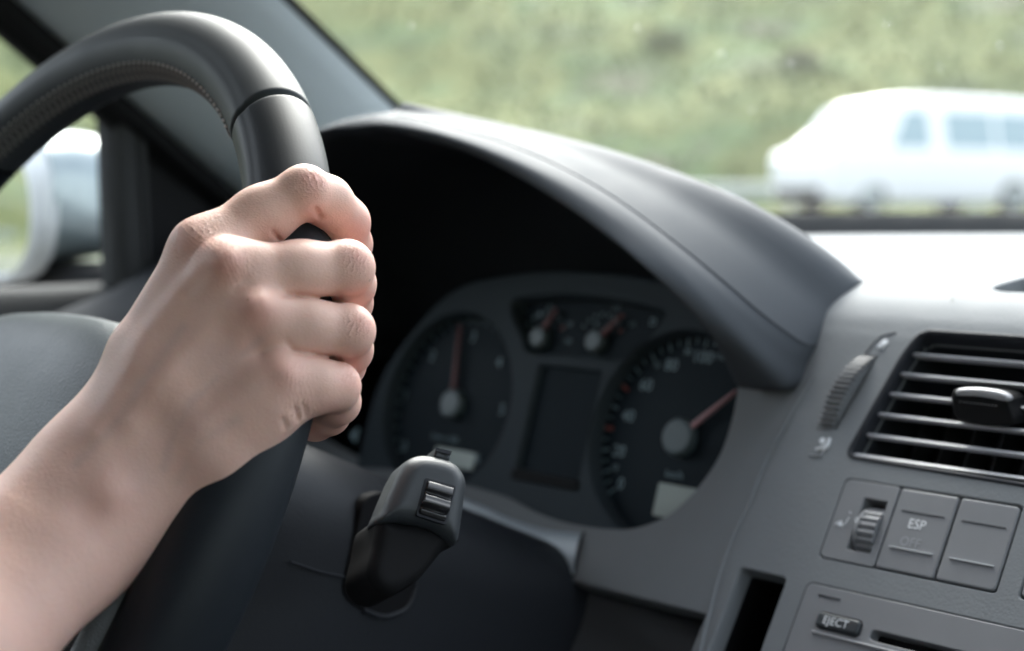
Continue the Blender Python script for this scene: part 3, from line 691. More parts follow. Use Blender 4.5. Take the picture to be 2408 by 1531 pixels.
mb = MB(); trimmed(mb, flat, outer, [circ(sp_c, RD), circ(ta_c, RD), gw, scp], None, depth=.009, outer_depth=.004, lip=.002); mb.build('surround', M['facelight'], clu, angle=40)
mb = MB(); mb.slab(PK, [tuple(p) for p in inset(outer, -.003)], -.020, -.016, .001); mb.build('back_plate', M['face'], clu)
def dial(name, label, c, r):
    mb = MB(); mb.slab(PK, circ(c, r+.001), -.014, -.009, .0004); o = mb.build(name, M['face'], clu); o['label'] = label; return o
tach = dial('tachometer', 'left dial with digits 0 to 6 and red needle pointing up', ta_c, RD)
spd = dial('speedometer', 'right dial with pale red needle pointing up to the right', sp_c, RD)
hN = -.0086
def lettering(parent, items, m_, name='numerals'):
    for t, px, sz in items:
        mb = MB(); a, b = PK.hit(*z4(*px), h=hN) if len(px) == 2 else px[:2]
        text_mesh(mb, t, PK, a, b, sz, hN); mb.build('numeral' if name == 'numerals' else name, m_, parent, smooth=False)
lettering(tach, [(t, p, .0088) for t, p in [('0', (222, 962)), ('1', (228, 705)), ('2', (365, 505)), ('3', (570, 410)), ('4', (700, 538)), ('5', (715, 775)), ('6', (590, 1022))]], M['num'])
lettering(tach, [('1/min x 1000', (425, 918), .0045)], M['num'], 'unit_lettering')
lettering(spd, [(t, p, .0085) for t, p in [('0', (1312, 1150)), ('20', (1303, 985)), ('40', (1350, 808)), ('60', (1440, 652)), ('80', (1568, 552)), ('100', (1725, 512))]], M['num'])
lettering(spd, [('km/h', (1582, 1103), .0055)], M['num'], 'unit_lettering')
def polar(c, px, ): a, b = PK.hit(*z4(*px), h=hN); return math.atan2(b-c[1], a-c[0])
def ticks(parent, c, angs, r0, r1, w_, m_, name):
    mb = MB()
    for an in angs:
        u = np.array([math.cos(an), math.sin(an)]); v = np.array([-u[1], u[0]]); q = [c+u*r0-v*w_, c+u*r1-v*w_, c+u*r1+v*w_, c+u*r0+v*w_]
        mb.slab(PK, [tuple(p) for p in q], hN-.0002, hN+.0002, 0)
    return mb.build(name, m_, parent, smooth=False)
a0 = polar(sp_c, (1300, 1160)); a100 = polar(sp_c, (1725, 512)); a0 = a0 if a0 > 0 else a0+2*math.pi
da = (a100-a0)/100
ticks(spd, sp_c, [a0+da*k for k in range(0, 215, 5)], RD*.90, RD*.955, .00028, M['num'], 'scale_marks')
ticks(spd, sp_c, [a0+da*k for k in range(0, 215, 10) if k not in (30, 50)], RD*.875, RD*.955, .00045, M['num'], 'scale_marks')
ticks(spd, sp_c, [a0+da*k for k in (30, 50)], RD*.86, RD*.955, .0009, M['redmark'], 'red_marks')
for k in (10, 70, 90, 110, 130):
    an = a0+da*k; mb = MB(); text_mesh(mb, str(k), PK, sp_c[0]+RD*.82*math.cos(an), sp_c[1]+RD*.82*math.sin(an), .0048, hN); mb.build('small_numeral', M['num'], spd, smooth=False)
t0 = polar(ta_c, (222, 962)); t6 = polar(ta_c, (590, 1022)); t0 = t0 if t0 > 0 else t0+2*math.pi; t6 = t6 if t6 < 0 else t6-2*math.pi
dt = (t6-t0)/6
ticks(tach, ta_c, [t0+dt*k/5 for k in range(0, 31)], RD*.91, RD*.955, .00028, M['num'], 'scale_marks')
ticks(tach, ta_c, [t0+dt*k/10 for k in range(47, 61)], RD*.925, RD*.955, .0009, M['redmark'], 'red_marks')
def needle(parent, c, tip, r=.0085, m_=M['red'], w0=.0014):
    c = np.array(c); tip = np.array(tip); u = (tip-c)/np.linalg.norm(tip-c); v = np.array([-u[1], u[0]]); s = c+u*r*.9
    mb = MB(); mb.slab(PK, [tuple(s-v*w0), tuple(tip-v*w0*.45), tuple(tip+v*w0*.45), tuple(s+v*w0)], -.0065, -.0045, .0004); n_ = mb.build('needle', m_, parent)
    mb = MB(); mb.slab(PK, circ(c, r, 32), -.0088, -.0035, .0018, steps=4); mb.build('needle_cap', M['cap'], parent)
needle(tach, ta_c, PK.hit(*z4(500, 345), h=-.005)); needle(spd, sp_c, PK.hit(*z4(1893, 678), h=-.005), r=.0095, m_=M['palered'])
def lcd(parent, corners, h=-.0086):
    q = K([z4(*p) for p in corners]); x0 = (q[0][0]+q[3][0])/2; x1 = (q[1][0]+q[2][0])/2; y1 = (q[0][1]+q[1][1])/2; y0 = (q[2][1]+q[3][1])/2
    mb = MB(); mb.slab(PK, round_poly([(x0, y0), (x1, y0), (x1, y1), (x0, y1)], .001), h-.0003, h+.0003, .0001); mb.build('trip_display', M['lcd'], parent)
lcd(tach, [(325, 955), (530, 968), (515, 1055), (310, 1040)]); lcd(spd, [(1447, 1130), (1720, 1165), (1690, 1335), (1420, 1300)])
mb = MB(); mb.slab(PK, scp, -.009, -.0035, .0003); mb.build('display', M['screen'], clu)
mb = MB(); q = [(xl-.001, yb-.0055), (xr+.001, yb-.0055), (xr, yb+.0005), (xl, yb+.0005)]; mb.slab(PK, round_poly(q, .0015), -.002, .0012, .0008); mb.build('display_shadow', M['black'], clu)  # bottom bezel as a black slab, its shadow put into the colour
gg = MB(); gg.slab(PK, inset(gw, -.001), -.014, -.0095, .0003); gauge = gg.build('small_gauge_panel', M['face'], clu)
for (cx_, cy_), tip, its in [((920, 420), (985, 262), [('H', (955, 255), .004), ('90', (1055, 345), .0038), ('130', (1045, 430), .0038), ('50', (905, 300), .0038), ('C', (820, 290), .006)]), ((1205, 438), (1322, 295), [('1/1', (1370, 345), .0038), ('1/2', (1290, 262), .0038), ('R', (1190, 345), .004), ('D', (1475, 335), .006)])]:
    c = np.array(PK.hit(*z4(cx_, cy_), h=-.009)); needle(gauge, c, PK.hit(*z4(*tip), h=-.005), r=.0062, w0=.0016)
    lettering(gauge, its, M['num'])
    ticks(gauge, c, [2.6-k*.3 for k in range(8)], .0145, .0165, .0004, M['num'], 'scale_marks')
    ticks(gauge, c, [.5], .0140, .0165, .0007, M['redmark'], 'red_marks')
a, b = PK.hit(831*1.0, 1022, h=.0006); mb = MB(); mb.slab(PK, [(a-.004, b), (a+.003, b+.005), (a+.003, b-.005)], -.0002, .0004, 0); mb.build('turn_arrow', M['num'], clu, smooth=False)

# ------------------------------------------------------------------ air vent
zt = lambda z: z
vent = thing('air_vent', 'rectangular black air vent with pale horizontal slats and centre tab', 'air vent', shell(-.285, vA[1]))
vp = np.array(vent_poly)
mb = MB(); q0 = inset(vp, .0002); mb.loft([[shell(a, b, h) for a, b in q] for q, h in ((inset(vp, -.0012), .0001), (inset(vp, -.0004), .0007), (inset(vp, .0006), .0004), (inset(vp, .0011), -.0015), (inset(vp, .0011), -.045))][::-1], close_u=True)
mb.build('vent_frame', M['gap'], vent, angle=60)
mb = MB(); mb.v += [shell(a, b, -.045) for a, b in inset(vp, .0011)]; mb.f.append(tuple(range(len(vp)))); mb.build('duct', M['black'], vent)
SX = [((1215, 625), 1), ((1120, 750), 1), ((1040, 875), 1), ((960, 1003), 1), ((895, 1135), 1), ((1310, 525), 0), ((846, 1268), 2)]
for (p, lit) in SX:
    off = {0: -.010, 1: -.0035, 2: -.0012}[lit]
    x, y = z5(*p); d = ray(x, y); o = OC+PC.N*off; pt = d*(o@PC.N)/(d@PC.N)
    X0 = pt[0]+.0005; X1 = -.2410; fwd = np.array([0, .97, -.24]); up = np.array([0, .24, .97])
    sec = []
    for t in np.linspace(0, 2*math.pi, 16, endpoint=False):
        cx_ = math.cos(t); L = .0075; sec.append(fwd*(L+L*cx_)*1.0+up*(.00115*math.sin(t)*(1-.35*cx_)))
    mb = MB(); mb.loft([[np.array([X, pt[1], pt[2]])+s for s in sec] for X in (X0, X1)], close_u=True, cap=True); mb.build('slat', M['slat'], vent, angle=60, recalc=True)
mb = MB()
for k in range(7):
    X = -.322+k*.0125; mb.box(PC(X-OC[0], .044, -.034), (1, 0, 0), PC.B, PC.N, .0006, .028, .008)
mb.build('rear_vanes', M['dark'], vent)
# grip tab on the middle slat
tp = GPlane(P(*z5(1685, 925), .575), (1, 0, 0), (0, .02, 1))
def T(lst, h=0): return [tp.hit(*z5(*p), h=h) for p in lst]
q = T([(1510, 870), (1530, 850), (1650, 850), (1800, 868), (1862, 905), (1872, 940), (1885, 1075), (1560, 1050), (1500, 920)])
mb = MB(); mb.slab(tp, catmull(q, 4, True), -.012, .004, .0016, steps=4); tab = mb.build('direction_tab', M['black'], vent, angle=60)
q = T([(1512, 868), (1530, 845), (1650, 842), (1790, 862), (1850, 898), (1838, 925), (1800, 922), (1650, 895), (1520, 890)], .004)
mb = MB(); mb.slab(tp, catmull(q, 4, True), .002, .0056, .0014, steps=4); mb.build('tab_rib', M['slat'], tab, angle=60)
mb = MB()
for k in range(11):
    a, b = tp.hit(*z5(1530+k*23, 930+k*2.6), h=.0042); mb.disc(tp, a, b, .0003, .0038, .0002, .0045, 8)
mb.build('grip_dots', M['slat'], tab)
# knurled wheel beside the vent
twp = np.array(tw_poly); c_ab = twp.mean(0)
tw = thing('vent_thumbwheel', 'ribbed thumbwheel set in a curved slot just left of the air vent', 'thumbwheel', shell(*c_ab))
pt0 = shell(*H(*z5(965, 650))); pt1 = shell(*H(*z5(690, 1100))); mid = (pt0+pt1)/2; nrm = PC.N; Rw = .032; sag = Rw-math.sqrt(Rw**2-(np.linalg.norm((pt1-pt0)[1:])/2)**2)
cen_ = mid-nrm*(Rw-sag-.0008); ux = np.array([1.0, 0, 0])
mb = MB(); rows = []; nT = 316
for i, X in enumerate((-.0060, -.0056, .0018, .0022)):
    row = []
    for k in range(nT):
        t = 2*math.pi*k/nT; r = Rw-(.0022 if k % 4 >= 2 else 0)-(.0004 if i in (0, 3) else 0)
        sh = -(math.sin(t))*0.0
        row.append(cen_+PC.B*r*math.sin(t)+nrm*r*math.cos(t)+ux*(X+ (np.dot(PC.B*r*math.sin(t), PC.B))*(pt0[0]-pt1[0])/max(1e-6, np.dot(pt0-pt1, PC.B))*.92))
    rows.append(row)
mb.loft(rows, close_u=True, cap=True).build('ribbed_wheel', M['console'], tw, angle=25, recalc=True)
mb = MB(); mb.loft([[shell(a, b, h) for a, b in inset(twp, -.0006)] for h in (-.0085, -.07)][::-1], close_u=True); mb.build('slot_lining', M['gap'], tw)
# printed symbols
def strokes(px_lists, name, m_, r, parent, h=.0003):
    mb = MB()
    for L in px_lists:
        pts = [shell(*H(*p), h) for p in L]
        if len(pts) == 1: mb.disc(shell_plane(*L[0]), 0, 0, r*2.0, .0001, r*2.0, .0004, 16)
        else: mb.tube(catmull(pts, 4), r, 6, flat=1)
    return mb.build(name, m_, parent)
strokes([[z5(655, 1180)], [z5(700, 1165), z5(690, 1210), z5(660, 1240)], [z5(615, 1238), z5(655, 1222), z5(690, 1200)]], 'airflow_symbol', M['print'], .0007, tw)
strokes([[z5(568, 1272), z5(655, 1277)], [z5(660, 1240), z5(650, 1275)]], 'airflow_symbol', M['faint'], .0004, tw)
strokes([[z5(1050, 553)], [z5(1030, 578)], [z5(1010, 590), z5(1050, 570)]], 'airflow_symbol', M['print'], .0008, tw)
strokes([[z5(925, 632), z5(980, 560), z5(1040, 512), z5(1125, 492)]], 'slot_line', M['gap'], .0004, tw, 0)

# ------------------------------------------------------------------ switches
FL = Plane(OC, rad(33))
def ab(x, y, h=0): return FL.hit(x, y, h)
def sc2ab(X, s): p = shell(X, s); return (X-OC[0], (p-OC)@FL.B)
(bxa, bya), (bxb, byb) = sc2ab(bx0, sB), sc2ab(bx1, sT)
def panel_back(poly, parent, name='recess'):
    mb = MB(); q = np.array(poly); mb.loft([[shell(a, b, h) for a, b in inset(q, -.0004)] for h in (-.0075, -.012)][::-1], close_u=True); mb.f.append(tuple(range(len(q)))); return mb.build(name, M['gap'], parent)
g = .0012
d1 = (ab(*z6(1550, 328))[0]+ab(*z6(1352, 905))[0])/2; d2 = (ab(*z6(1968, 398))[0]+ab(*z6(1778, 978))[0])/2
cells_ = [(bxa+g, d1-g*.45), (d1+g*.45, d2-g*.45), (d2+g*.45, bxb-g)]
Y0, Y1 = bya+g, byb-g
info = [('headlight_range_switch', 'switch module with ribbed roller and small lamp symbol, leftmost in the row', 'switch'),
        ('stability_switch', 'push switch lettered ESP OFF between the roller switch and blank cover', 'switch'),
        ('blank_switch', 'blank switch cover without lettering, right of the ESP OFF switch', 'switch cover')]
def marks(parent, x0, x1):
    w_ = x1-x0
    for yy, m_, nm in ((Y1-.0095, M['gap'], 'upper_line'), (Y0+.0095, M['ridge_highlight'], 'lower_line')):
        mb = MB(); mb.slab(FL, [(x0+w_*.13, yy-.00022), (x0+w_*.87, yy-.00022), (x0+w_*.87, yy+.00022), (x0+w_*.13, yy+.00022)], .0002, .0009 if nm == 'lower_line' else .00045, 0); mb.build(nm, m_, parent, smooth=False)
for k, ((x0, x1), (nm, lb, ct)) in enumerate(zip(cells_, info)):
    t = thing(nm, lb, ct, FL((x0+x1)/2, Y0), group='switches under the air vent')
    corner = [.0024 if k == 0 else .0012, .0012 if k < 2 else .0024, .0012 if k < 2 else .0024, .0024 if k == 0 else .0012]
    poly = round_poly([(x0, Y0), (x1, Y0), (x1, Y1), (x0, Y1)], corner)
    if k:
        mb = MB(); mb.slab(FL, poly, -.008, .0002, .0007, steps=3); mb.build('button', M['console'], t, angle=50); marks(t, x0, x1)
    else:
        q = [ab(*z6(*p)) for p in [(1290, 402), (1460, 430), (1332, 803), (1160, 772)]]
        hx0, hx1 = (q[0][0]+q[3][0])/2, (q[1][0]+q[2][0])/2; hy0, hy1 = (q[2][1]+q[3][1])/2, (q[0][1]+q[1][1])/2
        hole = round_poly([(hx0, hy0), (hx1, hy0), (hx1, hy1), (hx0, hy1)], .0004)
        mb = MB(); trimmed(mb, lambda a, b, h: FL(a, b, h+.0002), poly, [hole], None, depth=.007, outer_depth=.007, lip=.0007); mb.build('bezel', M['console'], t, angle=40)
        mb = MB(); mb.slab(FL, inset(hole, -.0006), -.012, -.0068, 0); mb.build('roller_well', M['gap'], t)
        mb = MB(); cy_ = (hy0+hy1)/2-.001; Rr = .0115; rows = []
        x_a, x_b = hx0+.0004, hx1-.0004; n_ = 88
        for X, f in ((x_a, .75), (x_a+.0007, .90), (x_a+.0018, .975), (x_a+.0030, 1.0), (x_a+.0031, 1.0), (x_b, 1.0)):
            ribbed = X >= x_a+.0031-1e-9
            rows.append([FL(X, cy_+Rr*(f-(.07 if ribbed and j % 4 >= 2 else 0))*math.sin(2*math.pi*j/n_), -.0085+Rr*(f-(.07 if ribbed and j % 4 >= 2 else 0))*math.cos(2*math.pi*j/n_)) for j in range(n_)])
        mb.loft(rows, close_u=True, cap=True); ro = mb.build('roller', M['console'], t, angle=28, recalc=True)
        mb = MB(); text_mesh(mb, '0', FL, x_a+.0018, cy_+.0015, .0034, .0032); mb.build('digit', M['print'], ro, smooth=False)
        mb = MB()
        for L in ([(1195, 505), (1198, 520)], [(1190, 545), (1160, 590), (1140, 615), (1135, 570)]):
            mb.tube([FL(*ab(*z6(*p)), .0006) for p in L], .00016, 5)
        for s in range(3): mb.tube([FL(*ab(*z6(1085+s*14, 600-s*3)), .0006), FL(*ab(*z6(1105+s*14, 575-s*3)), .0006)], .00018, 5)
        a, b = ab(*z6(1122, 592)); mb.slab(FL, circ((a, b), .0011, 14), .0002, .0005, 0); mb.build('lamp_symbol', M['print'], t)
    if k == 1:
        mb = MB(); a, b = ab(*z6(1660, 598)); text_mesh(mb, 'ESP', FL, a, b, .0058, .00035, sx=.92); mb.build('lettering', M['print'], t, smooth=False)
        mb = MB(); a, b = ab(*z6(1612, 722)); text_mesh(mb, 'OFF', FL, a, b, .0056, .00035, sx=.92); mb.build('lettering', M['faint'], t, smooth=False)
rc = panel_back(bank_poly, dash, 'switch_recess')
(e0, _), = [sc2ab(bx2, sB)]
t = thing('switch_panel', 'edge of a further switch panel at the right border of the photo', 'switch', FL(e0, Y0), group='switches under the air vent')
mb = MB(); mb.slab(FL, round_poly([(e0+g, Y0), (e0+.0894, Y0), (e0+.0894, Y1), (e0+g, Y1)], .0022), -.008, .0002, .0007, steps=3); mb.build('button', M['console'], t, angle=50)
panel_back(bank2_poly, dash, 'switch_recess')

# ------------------------------------------------------------------ radio
rp = np.array([sc2ab(*p) for p in radio_poly]); rp = inset(rp, .0013)
radio = thing('radio', 'grey radio front with EJECT button and dark disc slot', 'radio', FL(*rp.mean(0)))
eq = [ab(*z6(*p)) for p in [(978, 1200), (1300, 1268), (1258, 1392), (935, 1322)]]
ex0, ex1 = (eq[0][0]+eq[3][0])/2, (eq[1][0]+eq[2][0])/2; ey0, ey1 = (eq[2][1]+eq[3][1])/2, (eq[0][1]+eq[1][1])/2
ej = round_poly([(ex0, ey0), (ex1, ey0), (ex1, ey1), (ex0, ey1)], .0028, 6)
cq = [ab(*z6(*p)) for p in [(1352, 1328), (1338, 1390)]]
cd_ = round_poly([(min(c[0] for c in cq)-.0005, cq[1][1]-.0012), (ex0+.135, cq[1][1]-.0012), (ex0+.135, cq[0][1]+.0002), (min(c[0] for c in cq)-.0005, cq[0][1]+.0002)], .0026, 6)
mb = MB(); trimmed(mb, lambda a, b, h: FL(a, b, h+.0006), rp, [ej, cd_], None, depth=.006, outer_depth=.0085, lip=.0006); mb.build('faceplate', M['console'], radio, angle=40)
mb = MB(); mb.slab(FL, inset(rp, -.0006), -.012, -.0065, 0); mb.build('casing', M['black'], radio)
mb = MB(); mb.slab(FL, inset(ej, .0006), -.006, .0022, .0013, steps=4); bt = mb.build('eject_button', M['stalk'], radio, angle=60)
mb = MB(); text_mesh(mb, 'EJECT', FL, (ex0+ex1)/2, (ey0+ey1)/2-.0003, .0046, .0032, sx=1.0); mb.build('lettering', M['print'], bt, smooth=False)
mb = MB(); p0 = ab(*z6(975, 1092)); p1 = ab(*z6(1128, 1125)); yy = (p0[1]+p1[1])/2; mb.slab(FL, [(p0[0], yy-.0004), (p1[0], yy-.0004), (p1[0], yy+.0004), (p0[0], yy+.0004)], .0004, .0009, 0); mb.build('mark', M['gap'], radio, smooth=False)
mb = MB(); a = ab(*z6(930, 1332)); mb.slab(FL, [(ex0+.0005, ey0-.0022), (ex0+.14, ey0-.0022), (ex0+.14, ey0-.0012), (ex0+.0005, ey0-.0012)], .0002, .0016, .0004); mb.build('highlight_strip', M['slat'], radio, angle=60)  # pale strip painted in as the highlight line under the button

# ------------------------------------------------------------------ steering column and stalk
colm = thing('steering_column', 'dark plastic steering column shroud behind the wheel', 'steering column', PW(0, -.03, -.12))
rows = []
for h, gr in ((-.058, -.030), (-.060, -.016), (-.067, -.005), (-.080, 0), (-.12, .001), (-.18, .003), (-.26, .006), (-.34, .008)):
    w_ = .104+gr; t_ = .047+gr; bt_ = -.125-gr
    rows.append([PW(a, b, h) for a, b in round_poly([(-w_, bt_), (w_, bt_), (w_, t_), (-w_, t_)], [.03, .03, .038, .038], 8)])
MB().loft(rows[::-1], close_u=True, cap=True).build('shroud', M['shroud'], colm, angle=50)
SPn = GPlane(PW(.1052, 0, -.10), -PW.N, PW.B)       # right flank; its normal points at the passenger
if SPn.N[0] < 0: SPn = GPlane(PW(.1052, 0, -.10), PW.N, PW.B)
pk = [SPn.hit(*z7(*p)) for p in [(520, 640), (570, 600), (640, 600), (700, 700), (760, 900), (800, 1150), (750, 1270), (640, 1300), (520, 1260), (410, 1170), (430, 1000), (480, 800)]]
mb = MB(); mb.slab(SPn, inset(catmull(pk, 4, True), -.002), -.004, .0012, .0008)
br = [SPn(*SPn.hit(*z7(*p)), .0010) for p in [(815, 1050), (812, 1150), (770, 1255), (700, 1300), (610, 1318), (500, 1280)]]
mr = MB(); mr.tube(catmull(br, 5), .0013, 8); mr.build('boot_rim', M['shroud'], colm); mb.build('stalk_boot', M['black'], colm, angle=60)
lp = [hy(x, y, .452) for x, y in [(1010, 1222), (1076, 1248), (1165, 1292), (1212, 1340), (1232, 1395), (1240, 1470), (1243, 1560)]]
lr = catmull(lp, 6); MB().loft([lr+np.array([-.030, -.02, -.016]), lr+np.array([-.014, -.004, -.006]), lr+np.array([-.003, 0, 0]), lr+np.array([.001, .003, .0015]), lr+np.array([0, .012, .002]), lr+np.array([-.006, .03, 0])]).build('shroud_collar', M['console'], colm, angle=60)
ms = MB(); jl = [SPn.hit(*z7(*p)) for p in [(60, 985), (250, 1050), (420, 1085)]]
ms.tube([SPn(a, b, .0003) for a, b in jl], .0005, 6); ms.build('shroud_joint', M['gap'], colm)
stalk = thing('wiper_stalk', 'grey topped wiper stalk with roller switch right of the steering column', 'control stalk', P(*z7(640, 1200), .60))
# head: a soft box turned to face the passenger
axU = (P(*z7(985, 330), .526)-P(*z7(800, 820), .512)); axU /= np.linalg.norm(axU)
SK = GPlane(P(*z7(900, 600), .515), np.cross(axU, -(P(*z7(900, 600), 1.0)))/1.0, axU)
if SK.A@RT < 0: SK = GPlane(SK.O, -SK.A, SK.B)
# turn a little about its long axis so the left facet catches light
def rot_about(v, k, a): k = k/np.linalg.norm(k); return v*math.cos(a)+np.cross(k, v)*math.sin(a)+k*(k@v)*(1-math.cos(a))
SK = GPlane(SK.O, rot_about(SK.A, SK.B, rad(12)), SK.B)
head = [SK.hit(*z7(*p)) for p in [(770, 372), (850, 338), (950, 345), (1040, 372), (1100, 420), (1135, 500), (1125, 610), (1110, 720), (1088, 850), (1050, 878), (900, 780), (700, 745), (600, 745), (625, 660), (670, 550), (720, 440)]]
def soft_solid(poly, h0, h1, r, step=.0007, taper=0.0):
    '''a softly rounded solid from an outline on SK between heights h0 and h1'''
    poly = catmull(poly, 5, True); lo = np.r_[poly.min(0)-.004, h0-.004]; hi = np.r_[poly.max(0)+.004, h1+.004]; hm, ht = (h0+h1)/2, (h1-h0)/2
    def f(p, fine=True):
        dl = np.full(len(p), 1e9); q = p[:, :2]
        for a_, b_ in zip(poly, np.roll(poly, -1, 0)):
            ba = b_-a_; t = np.clip(((q-a_)@ba)/(ba@ba+1e-12), 0, 1); dl = np.minimum(dl, np.linalg.norm(q-a_-t[:, None]*ba, axis=1))
        d2 = np.where(inside_many(q, poly), -dl, dl)+taper*(h1-p[:, 2]); dh = np.abs(p[:, 2]-hm)-ht
        u, v = d2+r, dh+r
        return np.hypot(np.maximum(u, 0), np.maximum(v, 0))+np.minimum(np.maximum(u, v), 0)-r
    vs, fs = grow(f, lo, hi, step); mb = MB(); mb.v = [SK(*v) for v in vs]; mb.f = [tuple(q) for q in fs]; return mb
soft_solid(head, -.020, .004, .0062).build('stalk_head', M['stalk'], stalk, angle=80)
body = [SK.hit(*z7(*p), h=-.004) for p in [(605, 715), (700, 742), (870, 760), (1090, 835), (1055, 885), (990, 925), (920, 1010), (860, 1080), (800, 1130), (700, 1185), (600, 1165), (535, 1060), (565, 890)]]
soft_solid(body, -.040, -.0012, .005).build('stalk_arm', M['black'], stalk, angle=80)
ro_ = [SK.hit(*z7(*p), h=.004) for p in [(885, 472), (1075, 525), (1012, 765), (825, 705)]]
mb = MB(); mb.slab(SK, round_poly(ro_, .0012), .002, .0043, .0002); rf = mb.build('roller_frame', M['gap'], stalk, smooth=False)
ri = [SK.hit(*z7(*p), h=.004) for p in [(898, 488), (1062, 535), (1005, 748), (840, 695)]]
q = np.array(ri); rows = []
for u in np.linspace(0, 1, 40):
    L_ = q[0]*(1-u)+q[3]*u; R_ = q[1]*(1-u)+q[2]*u; hh = .0041+.0026*math.sin(math.pi*u)**.5-.0016*math.exp(-((u-.36)/.07)**2)+.0010*math.exp(-((u-.66)/.09)**2)-.0012*math.exp(-((u-.80)/.05)**2)
    rows.append([SK(*(L_*(1-v)+R_*v), hh-(.0012 if v in (0, 1) else 0)) for v in (0, .05, .5, .95, 1)])
mb = MB(); mb.loft(rows[::-1]); mb.build('roller', M['gloss'], rf, angle=60)
tb = [SK.hit(*z7(*p)) for p in [(950, 290), (1045, 315), (1035, 372), (935, 348)]]
mb = MB(); mb.slab(SK, round_poly(tb, .0008), -.010, .000, .0008, back=True); mb.build('end_button', M['stalk'], stalk, angle=50)
tb = [SK.hit(*z7(*p), h=.0005) for p in [(952, 292), (1045, 316), (1040, 335), (948, 312)]]
mb = MB(); mb.slab(SK, tb, -.009, .0008, 0); mb.build('end_slot', M['gap'], stalk, smooth=False)
mb = MB()
for L in ([(800, 520), (812, 530), (805, 555), (785, 565)], [(785, 540), (768, 552), (765, 580)], [(755, 575), (760, 590)], [(795, 495), (815, 500)]):
    mb.tube(catmull([SK(*SK.hit(*z7(*p), h=.0035), .0026) for p in L], 4), .00018, 5)
mb.tube([SK(*SK.hit(*z7(690, 645), h=.0), .0012), SK(*SK.hit(*z7(686, 698), h=.0), .0012)], .0002, 5)
mb.build('wiper_symbol', M['faint'], stalk)
# ------------------------------------------------------------------ car body round the cabin
body = thing('car_body', 'grey trimmed cabin shell with slanted windscreen pillar and clear windscreen', 'car', (-.2, .3, -1.0))
def pill(u):   # u = 0 at the base, 1 at the roof: front edge, rear edge
    f0, f1 = hx(920, 245, -.80), hx(670, 0, -.775); df = f1-f0; g0, g1 = hx(560, 440, -.875), hx(60, 0, -.862); dg = g1-g0
    return f0+df*(-.9+u*4.3), g0+dg*(-.5+u*2.9)
rows = []
for u in np.linspace(0, 1, 30):
    f, g_ = pill(u); n = np.array([.88, -.35, .25]); n /= np.linalg.norm(n); row = []
    row.append(f+np.array([-.03, .012, -.008])); row.append(f+np.array([-.008, .003, -.001]))
    for v, h in ((0, 0), (.06, .006), (.2, .013), (.4, .018), (.6, .019), (.8, .014), (.94, .005), (1, -.002)): row.append(f*(1-v)+g_*v+n*h)
    row.append(g_+np.array([-.02, 0, 0])); row.append(g_+np.array([-.045, .01, .0])); row.append(f+np.array([-.05, .03, 0])); rows.append(row)
MB().loft(rows, close_u=True, cap=True).build('windscreen_pillar', M['pillar'], body, angle=50, recalc=True)
mb = MB(); mb.tube([pill(u)[0]+np.array([-.001, .003, .001]) for u in np.linspace(0, 1, 20)], .0035, 10); mb.build('screen_seal', M['rubber'], body)
mb = MB(); mb.tube([pill(u)[1]+np.array([-.016, -.006, -.002]) for u in np.linspace(0, 1, 20)], .007, 10); mb.build('door_seal', M['rubber'], body)
# matching pillar at the passenger side
XM = -.16
MB().loft([[np.array([2*XM-p[0], p[1], p[2]]) for p in r] for r in rows][::-1], close_u=True, cap=True).build('windscreen_pillar', M['pillar'], body, angle=50, recalc=True)
f_top = pill(1)[0]; print('pillar top', f_top, pill(1)[1], 'base', pill(0)[0])
def screen_pt(u, v):   # u across -1..1, v up 0..1
    side0 = pill(-.06)[0]; side1 = pill(1)[0]; half0 = XM-side0[0]; half1 = XM-side1[0]
    b = np.array([XM+u*half0, side0[1]+(1.10-side0[1])*(1-abs(u)**2.2), -.012*(1-abs(u)**2)+side0[2]*abs(u)**2])
    t = np.array([XM+u*half1, side1[1]+.13*(1-u*u), side1[2]+.01*(1-u*u)])
    return b*(1-v)+t*v+np.array([0, .03, .03])*math.sin(math.pi*v)*(1-u*u)
gl = MB(); gl.loft([[screen_pt(u, v)+np.array([0, .004, .004]) for u in np.linspace(-1, 1, 40)] for v in np.linspace(0, 1, 20)]); scr = gl.build('windscreen', M['glass'], body)
# specks of rain on the outside of the screen
dropm = M['drop']; db = MB(); npx = [(965, 65), (1698, 130), (1768, 262), (1345, 420), (2085, 60), (2350, 110), (1910, 515), (1640, 190), (1500, 70), (1860, 150), (2210, 160), (1450, 330)]
from mathutils.bvhtree import BVHTree
bvh = BVHTree.FromPolygons([Vector(v) for v in gl.v], gl.f)
for k, (x, y) in enumerate(npx):
    d = ray(x, y); hit, n_, _, dist = bvh.ray_cast(Vector((0, 0, 0)), Vector(d).normalized())
    if hit is None: continue
    n_ = np.array(n_); n_ = n_ if n_@d > 0 else -n_; a = np.cross(n_, (1, 0, .2)); a /= np.linalg.norm(a); b = np.cross(n_, a); r = .0011+.0006*rng.random()
    db = MB(); db.loft([[np.array(hit)+n_*(.0003+.5*r*math.sin(f))+(a*1.3*math.cos(t)+b*math.sin(t))*r*math.cos(f) for t in np.linspace(0, 2*math.pi, 12, endpoint=False)] for f in (0, .5, 1.0, 1.4)], close_u=True, cap=True); db.build('rain_drop', dropm, scr)
# dark band and scuttle at the foot of the screen
mb = MB(); mb.loft([[screen_pt(u, 0)*[1, 1, 0]+[0, dy, z] for u in np.linspace(-1, 1, 40)] for dy, z in ((-.03, -.030), (-.012, -.0125), (-.006, -.0015), (.004, -.0005), (.03, -.004), (.12, -.03))]); mb.build('scuttle', M['doorgrey'], body, angle=60)
